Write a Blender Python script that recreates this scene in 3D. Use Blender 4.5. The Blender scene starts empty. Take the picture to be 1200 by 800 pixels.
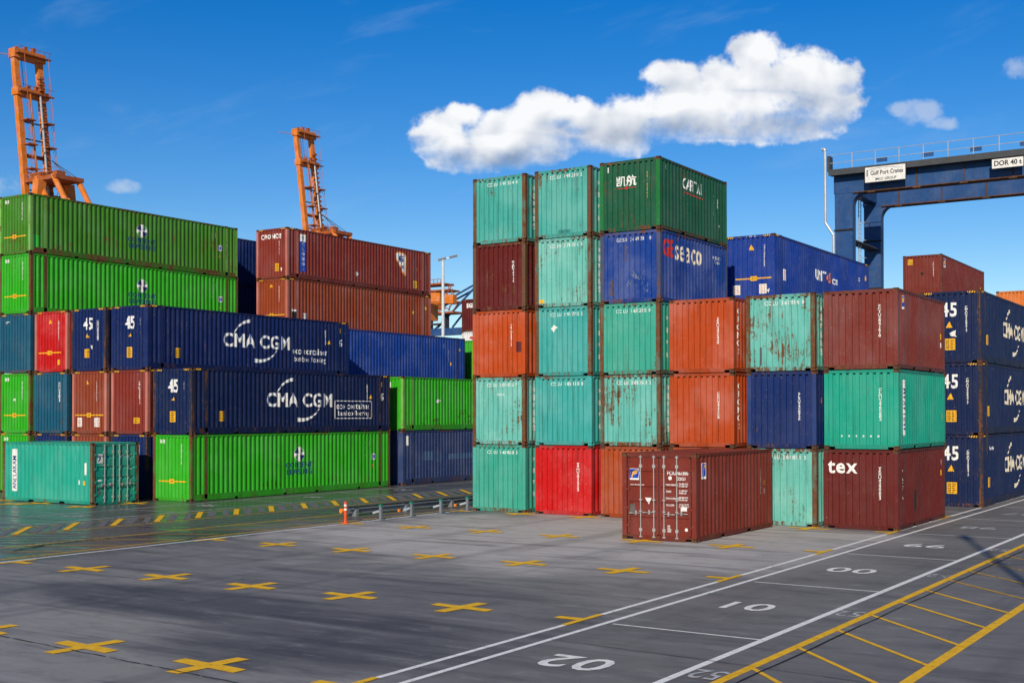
import bpy, bmesh, math, random
from mathutils import Vector, Matrix
R = math.radians
random.seed(11)
scn = bpy.context.scene
col = scn.collection

# ------------------------------------------------------------------ camera
cd = bpy.data.cameras.new('camera'); cam = bpy.data.objects.new('camera', cd); col.objects.link(cam)
cd.sensor_width = 36.0; cd.lens = 1444.83 / 1200 * 36
cd.shift_y = 64.556 / 1200
cd.clip_start = 0.1; cd.clip_end = 6000
_a, _p, _r = R(32.806), R(0.84), R(0.112)
fw = Vector((-math.sin(_a) * math.cos(_p), math.cos(_a) * math.cos(_p), math.sin(_p)))
rt = Vector((math.cos(_a), math.sin(_a), 0)); up = rt.cross(fw)
rt2 = rt * math.cos(_r) - up * math.sin(_r); up2 = rt * math.sin(_r) + up * math.cos(_r)
m = Matrix((rt2, up2, -fw)).transposed().to_4x4(); m.translation = (0, 0, 3.735)
cam.matrix_world = m
scn.camera = cam

# ------------------------------------------------------------------ sun, sky, exposure
SUN_AZ = 19.5      # degrees from -Y towards +X
SUN_EL = 25.5
sd = Vector((math.sin(R(SUN_AZ)) * math.cos(R(SUN_EL)), -math.cos(R(SUN_AZ)) * math.cos(R(SUN_EL)), math.sin(R(SUN_EL))))
sl = bpy.data.lights.new('sun', 'SUN'); sl.energy = 4.5; sl.angle = R(0.55); sl.color = (1.0, 0.90, 0.75)
so = bpy.data.objects.new('sun', sl); col.objects.link(so); so.location = sd * 200
so.rotation_euler = sd.to_track_quat('Z', 'Y').to_euler()

world = bpy.data.worlds.new('World'); scn.world = world; world.use_nodes = True
SKY_STRENGTH = 0.088
def build_world():
    nt = world.node_tree; N = nt.nodes; L = nt.links; N.clear()
    def nd(t, **k):
        n = N.new(t)
        for a, b in k.items(): setattr(n, a, b)
        return n
    def math_(op, a, b=None, c=None, clamp=False):
        n = nd('ShaderNodeMath', operation=op, use_clamp=clamp)
        for i, v in enumerate((a, b, c)):
            if v is None: continue
            if isinstance(v, (int, float)): n.inputs[i].default_value = v
            else: L.new(v, n.inputs[i])
        return n.outputs[0]
    def smooth(v, lo, hi):
        n = nd('ShaderNodeMapRange', interpolation_type='SMOOTHSTEP', clamp=True)
        L.new(v, n.inputs['Value']); n.inputs['From Min'].default_value = lo; n.inputs['From Max'].default_value = hi
        return n.outputs['Result']
    sky = nd('ShaderNodeTexSky', sky_type='NISHITA', sun_disc=False)
    sky.sun_elevation = R(SUN_EL); sky.sun_rotation = R(180 - SUN_AZ)
    sky.air_density = 1.0; sky.dust_density = 0.0; sky.ozone_density = 3.0; sky.altitude = 0
    hsv = nd('ShaderNodeHueSaturation'); hsv.inputs['Hue'].default_value = 0.513; hsv.inputs['Saturation'].default_value = 1.47; hsv.inputs['Value'].default_value = 1.18
    L.new(sky.outputs[0], hsv.inputs['Color'])
    # clouds: a dome of sky directions flattened on the quarter of sky north-west of the yard
    tc = nd('ShaderNodeTexCoord'); d = tc.outputs['Generated']
    def dot(v):
        n = nd('ShaderNodeVectorMath', operation='DOT_PRODUCT'); L.new(d, n.inputs[0]); n.inputs[1].default_value = v
        return n.outputs['Value']
    f = math_('MAXIMUM', dot((-math.sin(_a), math.cos(_a), 0)), 0.02)
    s = math_('DIVIDE', dot((math.cos(_a), math.sin(_a), 0)), f)
    t = math_('DIVIDE', dot((0, 0, 1)), f)
    front = smooth(dot((-math.sin(_a), math.cos(_a), 0)), 0.05, 0.3)
    k = 1 / 1444.83
    def P(px, py): return ((px - 600) * k, (486 - py) * k)
    def noise(ds, dt, scale, det, rough=0.55, dist=0.0):
        cx = nd('ShaderNodeCombineXYZ'); L.new(math_('ADD', s, ds), cx.inputs[0]); L.new(math_('ADD', t, dt), cx.inputs[1]); cx.inputs[2].default_value = 3.7
        n = nd('ShaderNodeTexNoise', noise_dimensions='3D'); n.inputs['Scale'].default_value = scale
        n.inputs['Detail'].default_value = det; n.inputs['Roughness'].default_value = rough; n.inputs['Distortion'].default_value = dist
        L.new(cx.outputs[0], n.inputs['Vector']); return n.outputs['Fac']
    # blobs (px, py, rx, ry)
    blobs = [(905, 98, 62, 52), (960, 96, 56, 42), (855, 105, 60, 42), (800, 122, 62, 42), (745, 140, 62, 36), (990, 88, 28, 26),
             (890, 66, 40, 32), (790, 88, 42, 22), (850, 135, 120, 30), (640, 150, 62, 38), (585, 160, 62, 36), (525, 158, 58, 32), (640, 128, 40, 26), (560, 180, 70, 24), (680, 135, 36, 24), (495, 155, 26, 18), (545, 135, 30, 18), (780, 140, 92, 32), (900, 138, 100, 32), (960, 120, 58, 36), (720, 160, 70, 26), (600, 178, 80, 24)]
    small = [(1085, 130, 34, 15), (1112, 144, 24, 10), (1058, 128, 20, 10), (1190, 82, 40, 18), (6, 214, 36, 17), (145, 217, 26, 10)]
    nA = noise(0, 0, 24, 9, 0.55, 0.25); nB = noise(0, 0, 80, 6, 0.6)
    nS = noise(0, 0, 21, 2.5, 0.5, 0.2)
    # light offset noise for relief, light from upper left behind the viewer
    nA2 = noise(-0.006, 0.010, 21, 2.5, 0.5, 0.2)
    def field(bl):
        acc = None; hacc = None
        for px, py, rx, ry in bl:
            s0, t0 = P(px, py)
            ds = math_('MULTIPLY', math_('SUBTRACT', s, s0), 1 / (rx * k)); dt = math_('MULTIPLY', math_('SUBTRACT', t, t0), 1 / (ry * k))
            r2 = math_('ADD', math_('MULTIPLY', ds, ds), math_('MULTIPLY', dt, dt))
            v = math_('SUBTRACT', 1.0, r2)
            acc = v if acc is None else math_('SMOOTH_MAX', acc, v, 0.25)
            w = math_('MAXIMUM', v, 0.0)
            hv = math_('MULTIPLY', w, dt)
            hacc = hv if hacc is None else math_('ADD', hacc, hv)
        return acc, hacc
    def cloud(bl, amp, lo, hi):
        a, h = field(bl)
        n = math_('ADD', math_('MULTIPLY', math_('SUBTRACT', nA, 0.5), amp), math_('MULTIPLY', math_('SUBTRACT', nB, 0.5), amp * 0.42))
        dens = math_('ADD', a, n)
        low = smooth(h, 0.02, -0.34)
        hard, soft = smooth(dens, lo, hi), smooth(dens, -0.1, 1.25)
        return math_('ADD', math_('MULTIPLY', hard, math_('SUBTRACT', 1.0, low)), math_('MULTIPLY', soft, low)), h, dens
    c1, h1, d1 = cloud(blobs, 2.3, 0.02, 0.62)
    c2, h2, d2 = cloud(small, 4.2, 0.0, 1.3)
    # thin wisps
    cx = nd('ShaderNodeCombineXYZ'); L.new(math_('MULTIPLY', s, 1.0), cx.inputs[0]); L.new(math_('ADD', math_('MULTIPLY', t, 4.0), math_('MULTIPLY', s, -0.9)), cx.inputs[1])
    nw = nd('ShaderNodeTexNoise'); nw.inputs['Scale'].default_value = 5.0; nw.inputs['Detail'].default_value = 7; nw.inputs['Roughness'].default_value = 0.6; nw.inputs['Distortion'].default_value = 0.6
    L.new(cx.outputs[0], nw.inputs['Vector'])
    wisp = math_('MULTIPLY', smooth(nw.outputs['Fac'], 0.53, 0.82), 0.15)
    relief = math_('ADD', math_('MULTIPLY', math_('SUBTRACT', nS, nA2), 1.5), math_('MULTIPLY', math_('SUBTRACT', nB, 0.5), 0.22))
    lit = math_('ADD', math_('ADD', 0.74, math_('MULTIPLY', h1, 0.42)), relief)
    lit = math_('MINIMUM', math_('MAXIMUM', lit, 0.15), 1.0)
    cr = nd('ShaderNodeValToRGB'); cr.color_ramp.elements[0].position = 0.2; cr.color_ramp.elements[0].color = (3.1, 3.9, 5.3, 1)
    cr.color_ramp.elements[1].position = 0.95; cr.color_ramp.elements[1].color = (10.8, 10.9, 11.0, 1)
    e = cr.color_ramp.elements.new(0.55); e.color = (6.9, 7.4, 8.3, 1)
    L.new(lit, cr.inputs[0])
    def mix(fac, a, b):
        n = nd('ShaderNodeMix', data_type='RGBA'); L.new(fac, n.inputs[0])
        for i, v in ((6, a), (7, b)):
            if isinstance(v, tuple): n.inputs[i].default_value = v
            else: L.new(v, n.inputs[i])
        return n.outputs[2]
    c = mix(wisp, hsv.outputs[0], (6.0, 7.4, 9.2, 1))
    c = mix(math_('MULTIPLY', math_('MULTIPLY', c2, 0.50), front), c, (7.4, 8.1, 9.2, 1))
    c = mix(math_('MULTIPLY', math_('MULTIPLY', c1, 0.97), front), c, cr.outputs[0])
    bg = nd('ShaderNodeBackground'); bg.inputs['Strength'].default_value = SKY_STRENGTH
    L.new(c, bg.inputs['Color'])
    out = nd('ShaderNodeOutputWorld'); L.new(bg.outputs[0], out.inputs['Surface'])
build_world()
vs = scn.view_settings; vs.view_transform = 'Standard'; vs.look = 'None'; vs.gamma = 1.0; vs.use_curve_mapping = False; vs.exposure = 0.04

# ------------------------------------------------------------------ materials
def _n(nt, t, **k):
    n = nt.nodes.new(t)
    for a, b in k.items(): setattr(n, a, b)
    return n
def _math(nt, op, a, b=None, c=None):
    n = nt.nodes.new('ShaderNodeMath'); n.operation = op
    for i, v in enumerate((a, b, c)):
        if v is None: continue
        if isinstance(v, (int, float)): n.inputs[i].default_value = v
        else: nt.links.new(v, n.inputs[i])
    return n.outputs[0]
def _noise(nt, vec, scale, detail=4, rough=0.55, dist=0.0):
    n = nt.nodes.new('ShaderNodeTexNoise'); n.inputs['Scale'].default_value = scale; n.inputs['Detail'].default_value = detail
    n.inputs['Roughness'].default_value = rough; n.inputs['Distortion'].default_value = dist
    nt.links.new(vec, n.inputs['Vector']); return n.outputs['Fac']
def _vscale(nt, vec, s, off=(0, 0, 0)):
    n = nt.nodes.new('ShaderNodeMapping'); n.inputs['Scale'].default_value = s; n.inputs['Location'].default_value = off
    nt.links.new(vec, n.inputs['Vector']); return n.outputs[0]
def _ss(nt, v, lo, hi, a=0.0, b=1.0):
    n = nt.nodes.new('ShaderNodeMapRange'); n.interpolation_type = 'SMOOTHSTEP'
    nt.links.new(v, n.inputs['Value']); n.inputs['From Min'].default_value = lo; n.inputs['From Max'].default_value = hi
    n.inputs['To Min'].default_value = a; n.inputs['To Max'].default_value = b
    return n.outputs['Result']
def _mix(nt, fac, a, b, blend='MIX'):
    n = nt.nodes.new('ShaderNodeMix'); n.data_type = 'RGBA'; n.blend_type = blend
    for i, v in ((0, fac), (6, a), (7, b)):
        if isinstance(v, (int, float)): n.inputs[i].default_value = v
        elif isinstance(v, tuple): n.inputs[i].default_value = (v[0], v[1], v[2], 1)
        else: nt.links.new(v, n.inputs[i])
    return n.outputs[2]

def make_paint_group():
    g = bpy.data.node_groups.new('weathered_paint', 'ShaderNodeTree')
    g.interface.new_socket('Color', in_out='INPUT', socket_type='NodeSocketColor')
    for nm, dv in (('Rust', 0.3), ('Fade', 0.3), ('Seed', 0.0), ('Rough', 0.5)):
        s = g.interface.new_socket(nm, in_out='INPUT', socket_type='NodeSocketFloat'); s.default_value = dv
    g.interface.new_socket('BSDF', in_out='OUTPUT', socket_type='NodeSocketShader')
    gi = _n(g, 'NodeGroupInput'); go = _n(g, 'NodeGroupOutput')
    geo = _n(g, 'ShaderNodeNewGeometry')
    cxyz = _n(g, 'ShaderNodeCombineXYZ')
    for i in range(3): g.links.new(gi.outputs['Seed'], cxyz.inputs[i])
    va = _n(g, 'ShaderNodeVectorMath', operation='ADD'); g.links.new(geo.outputs['Position'], va.inputs[0]); g.links.new(cxyz.outputs[0], va.inputs[1])
    P = va.outputs[0]
    big = _noise(g, P, 0.7, 5, 0.6)
    mid = _noise(g, P, 3.2, 6, 0.62)
    # fading
    hs = _n(g, 'ShaderNodeHueSaturation'); hs.inputs['Saturation'].default_value = 0.70; hs.inputs['Value'].default_value = 1.28
    g.links.new(gi.outputs['Color'], hs.inputs['Color'])
    fade = _math(g, 'MULTIPLY', _ss(g, big, 0.38, 0.72), gi.outputs['Fade'])
    c = _mix(g, fade, gi.outputs['Color'], hs.outputs[0])
    # dirt: slow vertical streaks darken a little
    stv = _vscale(g, P, (4.5, 4.5, 0.35))
    st = _noise(g, stv, 1.6, 6, 0.65)
    c = _mix(g, _ss(g, st, 0.47, 0.74, 0, 0.62), c, _mix(g, 0.62, c, (0.030, 0.022, 0.016)))
    # chips of pale primer and scuffs
    ch = _noise(g, _vscale(g, P, (1, 1, 0.55)), 17.0, 5, 0.7)
    c = _mix(g, _math(g, 'MULTIPLY', _ss(g, ch, 0.62, 0.68), 0.45), c, _mix(g, 0.5, hs.outputs[0], (0.42, 0.36, 0.30)))
    # rust: patches that run down
    rv = _vscale(g, P, (8.0, 8.0, 0.7))
    r1 = _noise(g, rv, 1.5, 7, 0.7)
    r2 = _noise(g, P, 0.75, 4, 0.6)
    r3 = _noise(g, P, 11.0, 6, 0.72)
    rr = _math(g, 'ADD', _math(g, 'ADD', _math(g, 'MULTIPLY', r1, 0.55), _math(g, 'MULTIPLY', r2, 0.45)), _math(g, 'MULTIPLY', r3, 0.30))
    th = _math(g, 'SUBTRACT', 0.900, _math(g, 'MULTIPLY', gi.outputs['Rust'], 0.36))
    rm = _ss(g, _math(g, 'SUBTRACT', rr, th), 0.0, 0.075)
    rustc = _mix(g, _noise(g, P, 8.0, 4), (0.045, 0.019, 0.010), (0.21, 0.085, 0.035))
    c = _mix(g, rm, c, rustc)
    b = _n(g, 'ShaderNodeBsdfPrincipled')
    g.links.new(c, b.inputs['Base Color'])
    g.links.new(_math(g, 'MAXIMUM', _math(g, 'ADD', gi.outputs['Rough'], _math(g, 'MULTIPLY', _math(g, 'SUBTRACT', mid, 0.5), 0.25)), _math(g, 'MULTIPLY', rm, 0.8)), b.inputs['Roughness'])
    b.inputs['Specular IOR Level'].default_value = 0.17
    bp = _n(g, 'ShaderNodeBump'); bp.inputs['Strength'].default_value = 0.45; bp.inputs['Distance'].default_value = 0.05
    hgt = _math(g, 'ADD', _noise(g, P, 1.7, 3, 0.5), _math(g, 'MULTIPLY', r3, 0.05))
    g.links.new(hgt, bp.inputs['Height']); g.links.new(bp.outputs[0], b.inputs['Normal'])
    g.links.new(b.outputs[0], go.inputs[0])
    return g
PG = make_paint_group()
_mats = {}
def paint(name, rgb, rust=0.3, fade=0.35, rough=0.5):
    if name in _mats: return _mats[name]
    m = bpy.data.materials.new(name); m.use_nodes = True; nt = m.node_tree; nt.nodes.clear()
    g = _n(nt, 'ShaderNodeGroup'); g.node_tree = PG
    g.inputs['Color'].default_value = (*rgb, 1); g.inputs['Rust'].default_value = rust; g.inputs['Fade'].default_value = fade
    g.inputs['Seed'].default_value = (len(_mats) * 7.31) % 50; g.inputs['Rough'].default_value = rough
    o = _n(nt, 'ShaderNodeOutputMaterial'); nt.links.new(g.outputs[0], o.inputs['Surface'])
    _mats[name] = m; _pp[m.name] = (rgb, rust, fade, rough); return m
_pp = {}
def rusty(m, add=0.3):
    rgb, rust, fade, rough = _pp[m.name]
    return paint(m.name + '_edges', tuple(v * 0.8 for v in rgb), min(0.9, rust + add), fade, rough + 0.1)
def plain(name, rgb, rough=0.55, metal=0.0, var=0.25):
    if name in _mats: return _mats[name]
    m = bpy.data.materials.new(name); m.use_nodes = True; nt = m.node_tree
    b = nt.nodes['Principled BSDF']; b.inputs['Roughness'].default_value = rough; b.inputs['Metallic'].default_value = metal
    b.inputs['Specular IOR Level'].default_value = 0.3
    geo = _n(nt, 'ShaderNodeNewGeometry')
    n = _noise(nt, geo.outputs['Position'], 2.3, 6, 0.62)
    c = _mix(nt, _ss(nt, n, 0.35, 0.75, 0, 1.0), rgb, tuple(v * (1 - var) for v in rgb))
    nt.links.new(c, b.inputs['Base Color'])
    _mats[name] = m; return m
def worn(name, rgb, amount, rough=0.7, scale=6.0):
    """paint or vinyl that is partly worn off"""
    if name in _mats: return _mats[name]
    m = bpy.data.materials.new(name); m.use_nodes = True; nt = m.node_tree
    b = nt.nodes['Principled BSDF']; b.inputs['Roughness'].default_value = rough; b.inputs['Specular IOR Level'].default_value = 0.25
    geo = _n(nt, 'ShaderNodeNewGeometry'); P = geo.outputs['Position']
    n1 = _noise(nt, P, scale, 8, 0.72); n2 = _noise(nt, P, 0.6, 4, 0.6)
    c = _mix(nt, _ss(nt, n1, 0.4, 0.7), rgb, tuple(v * 0.72 for v in rgb))
    nt.links.new(c, b.inputs['Base Color'])
    v = _math(nt, 'ADD', n1, _math(nt, 'MULTIPLY', _math(nt, 'SUBTRACT', n2, 0.5), 0.45))
    a = _ss(nt, v, 0.70 - amount * 0.3, 0.78 - amount * 0.3)
    tr = _n(nt, 'ShaderNodeBsdfTransparent'); mx = _n(nt, 'ShaderNodeMixShader')
    nt.links.new(a, mx.inputs[0]); nt.links.new(b.outputs[0], mx.inputs[1]); nt.links.new(tr.outputs[0], mx.inputs[2])
    nt.links.new(mx.outputs[0], nt.nodes['Material Output'].inputs['Surface'])
    _mats[name] = m; return m

WHITE = worn('lettering_white', (0.80, 0.79, 0.75), 0.10, 0.5, 9)
WHITE_OLD = worn('lettering_white_worn', (0.72, 0.72, 0.66), 0.45, 0.6, 9)
CREAM = worn('lettering_cream', (0.78, 0.68, 0.50), 0.15, 0.5, 9)
YELLOW = worn('sticker_yellow', (0.80, 0.42, 0.02), 0.12, 0.5, 9)
BLACK = plain('lettering_black', (0.015, 0.015, 0.016))
NAVYINK = worn('lettering_navy', (0.012, 0.035, 0.16), 0.12, 0.5, 9)
REDINK = worn('lettering_red', (0.50, 0.03, 0.02), 0.2, 0.5, 9)
ORANGEINK = worn('lettering_orange', (0.80, 0.22, 0.02), 0.1, 0.5, 9)
GREENINK = worn('logo_green', (0.05, 0.30, 0.09), 0.1, 0.5, 9)
STICKW = worn('sticker_white', (0.74, 0.72, 0.67), 0.05, 0.5, 6)
STICKBLUE = worn('sticker_blue', (0.015, 0.055, 0.38), 0.05, 0.45, 6)
STICKPINK = worn('sticker_pink', (0.62, 0.30, 0.26), 0.1, 0.5, 6)
PLATE = plain('data_plate_metal', (0.16, 0.14, 0.12), 0.4, 0.3)
DARK = plain('underside_dark', (0.018, 0.016, 0.015), 0.8)
RUBBER = plain('door_gasket', (0.022, 0.02, 0.02), 0.7)
STEEL = plain('galvanised_rod', (0.46, 0.44, 0.41), 0.42, 0.35)
RUST = paint('rusty_steel', (0.075, 0.038, 0.022), 0.75, 0.2, 0.75)

# ------------------------------------------------------------------ mesh helpers
class MB:
    def __init__(s): s.v = []; s.f = []
    def quad(s, a, b, c, d):
        i = len(s.v); s.v += [a, b, c, d]; s.f.append((i, i + 1, i + 2, i + 3))
    def box(s, x0, x1, y0, y1, z0, z1):
        i = len(s.v)
        s.v += [(x0, y0, z0), (x1, y0, z0), (x1, y1, z0), (x0, y1, z0), (x0, y0, z1), (x1, y0, z1), (x1, y1, z1), (x0, y1, z1)]
        for f in ((3, 2, 1, 0), (4, 5, 6, 7), (0, 1, 5, 4), (1, 2, 6, 5), (2, 3, 7, 6), (3, 0, 4, 7)): s.f.append(tuple(i + k for k in f))
        return s
    def beam(s, p, q, w, h=None, up=(0, 0, 1)):
        """rectangular bar from p to q, w wide and h high"""
        p = Vector(p); q = Vector(q); d = (q - p).normalized(); u = Vector(up)
        if abs(d.dot(u)) > 0.98: u = Vector((0, 1, 0))
        a = d.cross(u).normalized(); b = a.cross(d); h = h or w
        i = len(s.v)
        for e in (p, q):
            for sa, sb in ((-1, -1), (1, -1), (1, 1), (-1, 1)): s.v.append(tuple(e + a * sa * w / 2 + b * sb * h / 2))
        for f in ((3, 2, 1, 0), (4, 5, 6, 7), (0, 1, 5, 4), (1, 2, 6, 5), (2, 3, 7, 6), (3, 0, 4, 7)): s.f.append(tuple(i + k for k in f))
        return s
    def tube(s, p, q, r, n=8, r2=None):
        p = Vector(p); q = Vector(q); d = (q - p).normalized(); u = Vector((0, 0, 1))
        if abs(d.dot(u)) > 0.98: u = Vector((0, 1, 0))
        a = d.cross(u).normalized(); b = a.cross(d); r2 = r if r2 is None else r2
        i = len(s.v)
        for e, rr in ((p, r), (q, r2)):
            for k in range(n):
                t = 2 * math.pi * k / n; s.v.append(tuple(e + (a * math.cos(t) + b * math.sin(t)) * rr))
        for k in range(n): s.f.append((i + k, i + (k + 1) % n, i + n + (k + 1) % n, i + n + k))
        s.f.append(tuple(i + k for k in reversed(range(n)))); s.f.append(tuple(i + n + k for k in range(n)))
        return s
    def path(s, pts, r, n=8):
        for a, b in zip(pts[:-1], pts[1:]): s.tube(a, b, r, n)
        return s
    def mesh(s, name):
        me = bpy.data.meshes.new(name); me.from_pydata(s.v, [], s.f); me.update()
        bm = bmesh.new(); bm.from_mesh(me); bmesh.ops.recalc_face_normals(bm, faces=bm.faces); bm.to_mesh(me); bm.free()
        return me
def link(name, me, mat, parent=None, loc=None, rot=None):
    if me.materials == None or len(me.materials) == 0: me.materials.append(None)
    o = bpy.data.objects.new(name, me); col.objects.link(o)
    if mat is not None:
        o.material_slots[0].link = 'OBJECT'; o.material_slots[0].material = mat
    if parent is not None: o.parent = parent
    if loc is not None: o.location = loc
    if rot is not None: o.rotation_euler = rot
    return o
def part(name, mb, mat, parent=None, loc=None, rot=None): return link(name, mb.mesh(name), mat, parent, loc, rot)
def thing(name, label, cat, loc=(0, 0, 0), rz=0.0, group=None):
    o = bpy.data.objects.new(name, None); o.empty_display_size = 0.3; col.objects.link(o)
    o.location = loc; o.rotation_euler = (0, 0, rz); o['label'] = label; o['category'] = cat
    if group: o['group'] = group
    return o
def structure(o): o['kind'] = 'structure'; return o

# ------------------------------------------------------------------ flat print: text and shapes as 2-D bmesh
_txt = {}
def text_bm(txt, size=1.0, bold=0.0, align='CENTER', space=1.0, line=1.0, sx=1.0, shear=0.0):
    key = (txt, bold, align, space, line, shear)
    if key not in _txt:
        cu = bpy.data.curves.new('lettering', 'FONT'); cu.body = txt; cu.size = 1.0; cu.offset = bold; cu.align_x = align; cu.align_y = 'CENTER'
        cu.space_character = space; cu.space_line = line; cu.resolution_u = 3; cu.fill_mode = 'FRONT'; cu.shear = shear
        ob = bpy.data.objects.new('lettering', cu); col.objects.link(ob)
        dg = bpy.context.evaluated_depsgraph_get(); me = bpy.data.meshes.new_from_object(ob.evaluated_get(dg))
        bpy.data.objects.remove(ob); bpy.data.curves.remove(cu)
        _txt[key] = me
    bm = bmesh.new(); bm.from_mesh(_txt[key])
    for v in bm.verts: v.co.x *= size * sx; v.co.y *= size
    return bm
def poly_bm(polys):
    bm = bmesh.new()
    for pts in polys:
        bm.faces.new([bm.verts.new((x, y, 0)) for x, y in pts])
    return bm
def rect(u0, u1, v0, v1): return [(u0, v0), (u1, v0), (u1, v1), (u0, v1)]
def circle(u, v, r, n=24, a0=0, a1=360):
    pts = [(u + r * math.cos(R(a0 + (a1 - a0) * i / n)), v + r * math.sin(R(a0 + (a1 - a0) * i / n))) for i in range(n + (0 if a1 - a0 == 360 else 1))]
    if a1 - a0 != 360: pts.append((u, v))
    return pts
def arc_polys(cx, cy, rx, ry, a0, a1, w0, w1, n=14):
    out = []
    for i in range(n):
        q = []
        for j, s in ((i, 1), (i, -1), (i + 1, -1), (i + 1, 1)):
            t = j / n; a = R(a0 + (a1 - a0) * t); w = w0 + (w1 - w0) * t
            q.append((cx + (rx + s * w / 2) * math.cos(a), cy + (ry + s * w / 2) * math.sin(a)))
        out.append(q)
    return out

# ------------------------------------------------------------------ the yard
def make_ground():
    m = bpy.data.materials.new('yard_asphalt'); m.use_nodes = True; nt = m.node_tree
    b = nt.nodes['Principled BSDF']
    geo = _n(nt, 'ShaderNodeNewGeometry'); P = geo.outputs['Position']
    sp = _n(nt, 'ShaderNodeSeparateXYZ'); nt.links.new(P, sp.inputs[0]); X, Y = sp.outputs[0], sp.outputs[1]
    big = _noise(nt, P, 0.11, 5, 0.6, 0.6)
    big2 = _noise(nt, _vscale(nt, P, (0.5, 1.0, 1), (40, 7, 0)), 0.26, 6, 0.62, 0.8)
    strk = _noise(nt, _vscale(nt, P, (0.10, 1.0, 1.0)), 1.7, 7, 0.66, 0.4)
    strk2 = _noise(nt, _vscale(nt, P, (1.0, 0.06, 1.0), (9, 3, 0)), 0.9, 5, 0.6, 0.3)
    fine = _noise(nt, P, 55.0, 4, 0.75)
    grit = _noise(nt, P, 7.0, 8, 0.75)
    def blob(cx, cy, rx, ry, lo=0.0, hi=1.0, jit=1.1):
        dx = _math(nt, 'MULTIPLY', _math(nt, 'SUBTRACT', X, cx), 1 / rx); dy = _math(nt, 'MULTIPLY', _math(nt, 'SUBTRACT', Y, cy), 1 / ry)
        r2 = _math(nt, 'ADD', _math(nt, 'MULTIPLY', dx, dx), _math(nt, 'MULTIPLY', dy, dy))
        v = _math(nt, 'ADD', _math(nt, 'SUBTRACT', 1.0, r2), _math(nt, 'MULTIPLY', _math(nt, 'SUBTRACT', big2, 0.5), jit * 2))
        return _ss(nt, v, lo, hi)
    # bleached concrete before the tall block, dark bituminous surface elsewhere
    pale = _ss(nt, _math(nt, 'ADD', blob(-19, 33.5, 12, 10.5, -0.4, 1.0, 0.9), _math(nt, 'MULTIPLY', _math(nt, 'SUBTRACT', strk, 0.5), 0.9)), 0.12, 0.95)
    c = _mix(nt, _ss(nt, big2, 0.3, 0.7), (0.172, 0.160, 0.152), (0.275, 0.257, 0.230))
    c = _mix(nt, pale, c, (0.520, 0.480, 0.430))
    # lighter worn corner at the front left and its dark oily rim
    c = _mix(nt, _math(nt, 'MULTIPLY', blob(-18.5, 9.5, 9.5, 6.2, 0.0, 0.10, 0.45), 0.75), c, (0.330, 0.305, 0.270))
    c = _mix(nt, _math(nt, 'MULTIPLY', blob(-18.5, 17.3, 4.8, 1.6, -0.2, 0.5, 1.5), 0.80), c, (0.092, 0.089, 0.091))
    c = _mix(nt, _math(nt, 'MULTIPLY', blob(-13.6, 15.8, 3.0, 2.8, -0.3, 0.6, 1.6), 0.72), c, (0.096, 0.092, 0.094))
    c = _mix(nt, _math(nt, 'MULTIPLY', blob(-7.0, 33.5, 4.0, 3.4, -0.2, 0.8, 1.4), 0.65), c, (0.105, 0.094, 0.088))
    # truck lane on the right
    lane = _ss(nt, X, -10.9, -10.3)
    c = _mix(nt, _math(nt, 'MULTIPLY', lane, 0.6), c, _mix(nt, _ss(nt, strk, 0.35, 0.7), (0.150, 0.136, 0.124), (0.265, 0.242, 0.215)))
    # rows of tyre rubber along and across
    c = _mix(nt, _ss(nt, strk, 0.48, 0.64, 0, 0.75), c, _mix(nt, 0.60, c, (0.04, 0.04, 0.045)))
    c = _mix(nt, _ss(nt, strk, 0.47, 0.30, 0, 0.55), c, _mix(nt, 0.5, c, (0.42, 0.41, 0.39)))
    c = _mix(nt, _ss(nt, strk2, 0.52, 0.68, 0, 0.45), c, _mix(nt, 0.6, c, (0.045, 0.045, 0.048)))
    c = _mix(nt, _ss(nt, fine, 0.30, 0.74, 0, 0.38), c, _mix(nt, 0.5, c, (0.012, 0.012, 0.012)))
    c = _mix(nt, _ss(nt, grit, 0.54, 0.70, 0, 0.45), c, _mix(nt, 0.5, c, (0.26, 0.25, 0.23)))
    mott = _noise(nt, _vscale(nt, P, (0.45, 1.0, 1.0), (3, 5, 0)), 2.6, 8, 0.72, 0.5)
    c = _mix(nt, _ss(nt, mott, 0.50, 0.66, 0, 0.50), c, _mix(nt, 0.5, c, (0.045, 0.045, 0.05)))
    c = _mix(nt, _ss(nt, mott, 0.46, 0.32, 0, 0.40), c, _mix(nt, 0.45, c, (0.50, 0.48, 0.44)))
    spk = _noise(nt, P, 24.0, 3, 0.6)
    c = _mix(nt, _ss(nt, spk, 0.66, 0.72, 0, 0.6), c, (0.03, 0.03, 0.032))
    c = _mix(nt, _ss(nt, spk, 0.33, 0.28, 0, 0.6), c, (0.45, 0.43, 0.40))
    # wet lane between the blocks: still carrying rain water
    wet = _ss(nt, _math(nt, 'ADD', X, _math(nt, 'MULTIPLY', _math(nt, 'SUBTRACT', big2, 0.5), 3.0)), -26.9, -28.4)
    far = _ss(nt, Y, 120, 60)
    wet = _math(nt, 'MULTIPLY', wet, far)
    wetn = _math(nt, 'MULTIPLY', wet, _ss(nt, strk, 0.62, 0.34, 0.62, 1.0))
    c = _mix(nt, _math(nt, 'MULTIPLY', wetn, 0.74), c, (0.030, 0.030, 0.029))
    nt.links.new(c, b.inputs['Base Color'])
    dry = _math(nt, 'ADD', 0.62, _math(nt, 'MULTIPLY', pale, 0.25))
    rg = _math(nt, 'ADD', _math(nt, 'MULTIPLY', dry, _math(nt, 'SUBTRACT', 1.0, wetn)), _math(nt, 'MULTIPLY', wetn, _ss(nt, grit, 0.3, 0.75, 0.14, 0.32)))
    nt.links.new(rg, b.inputs['Roughness'])
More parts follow.
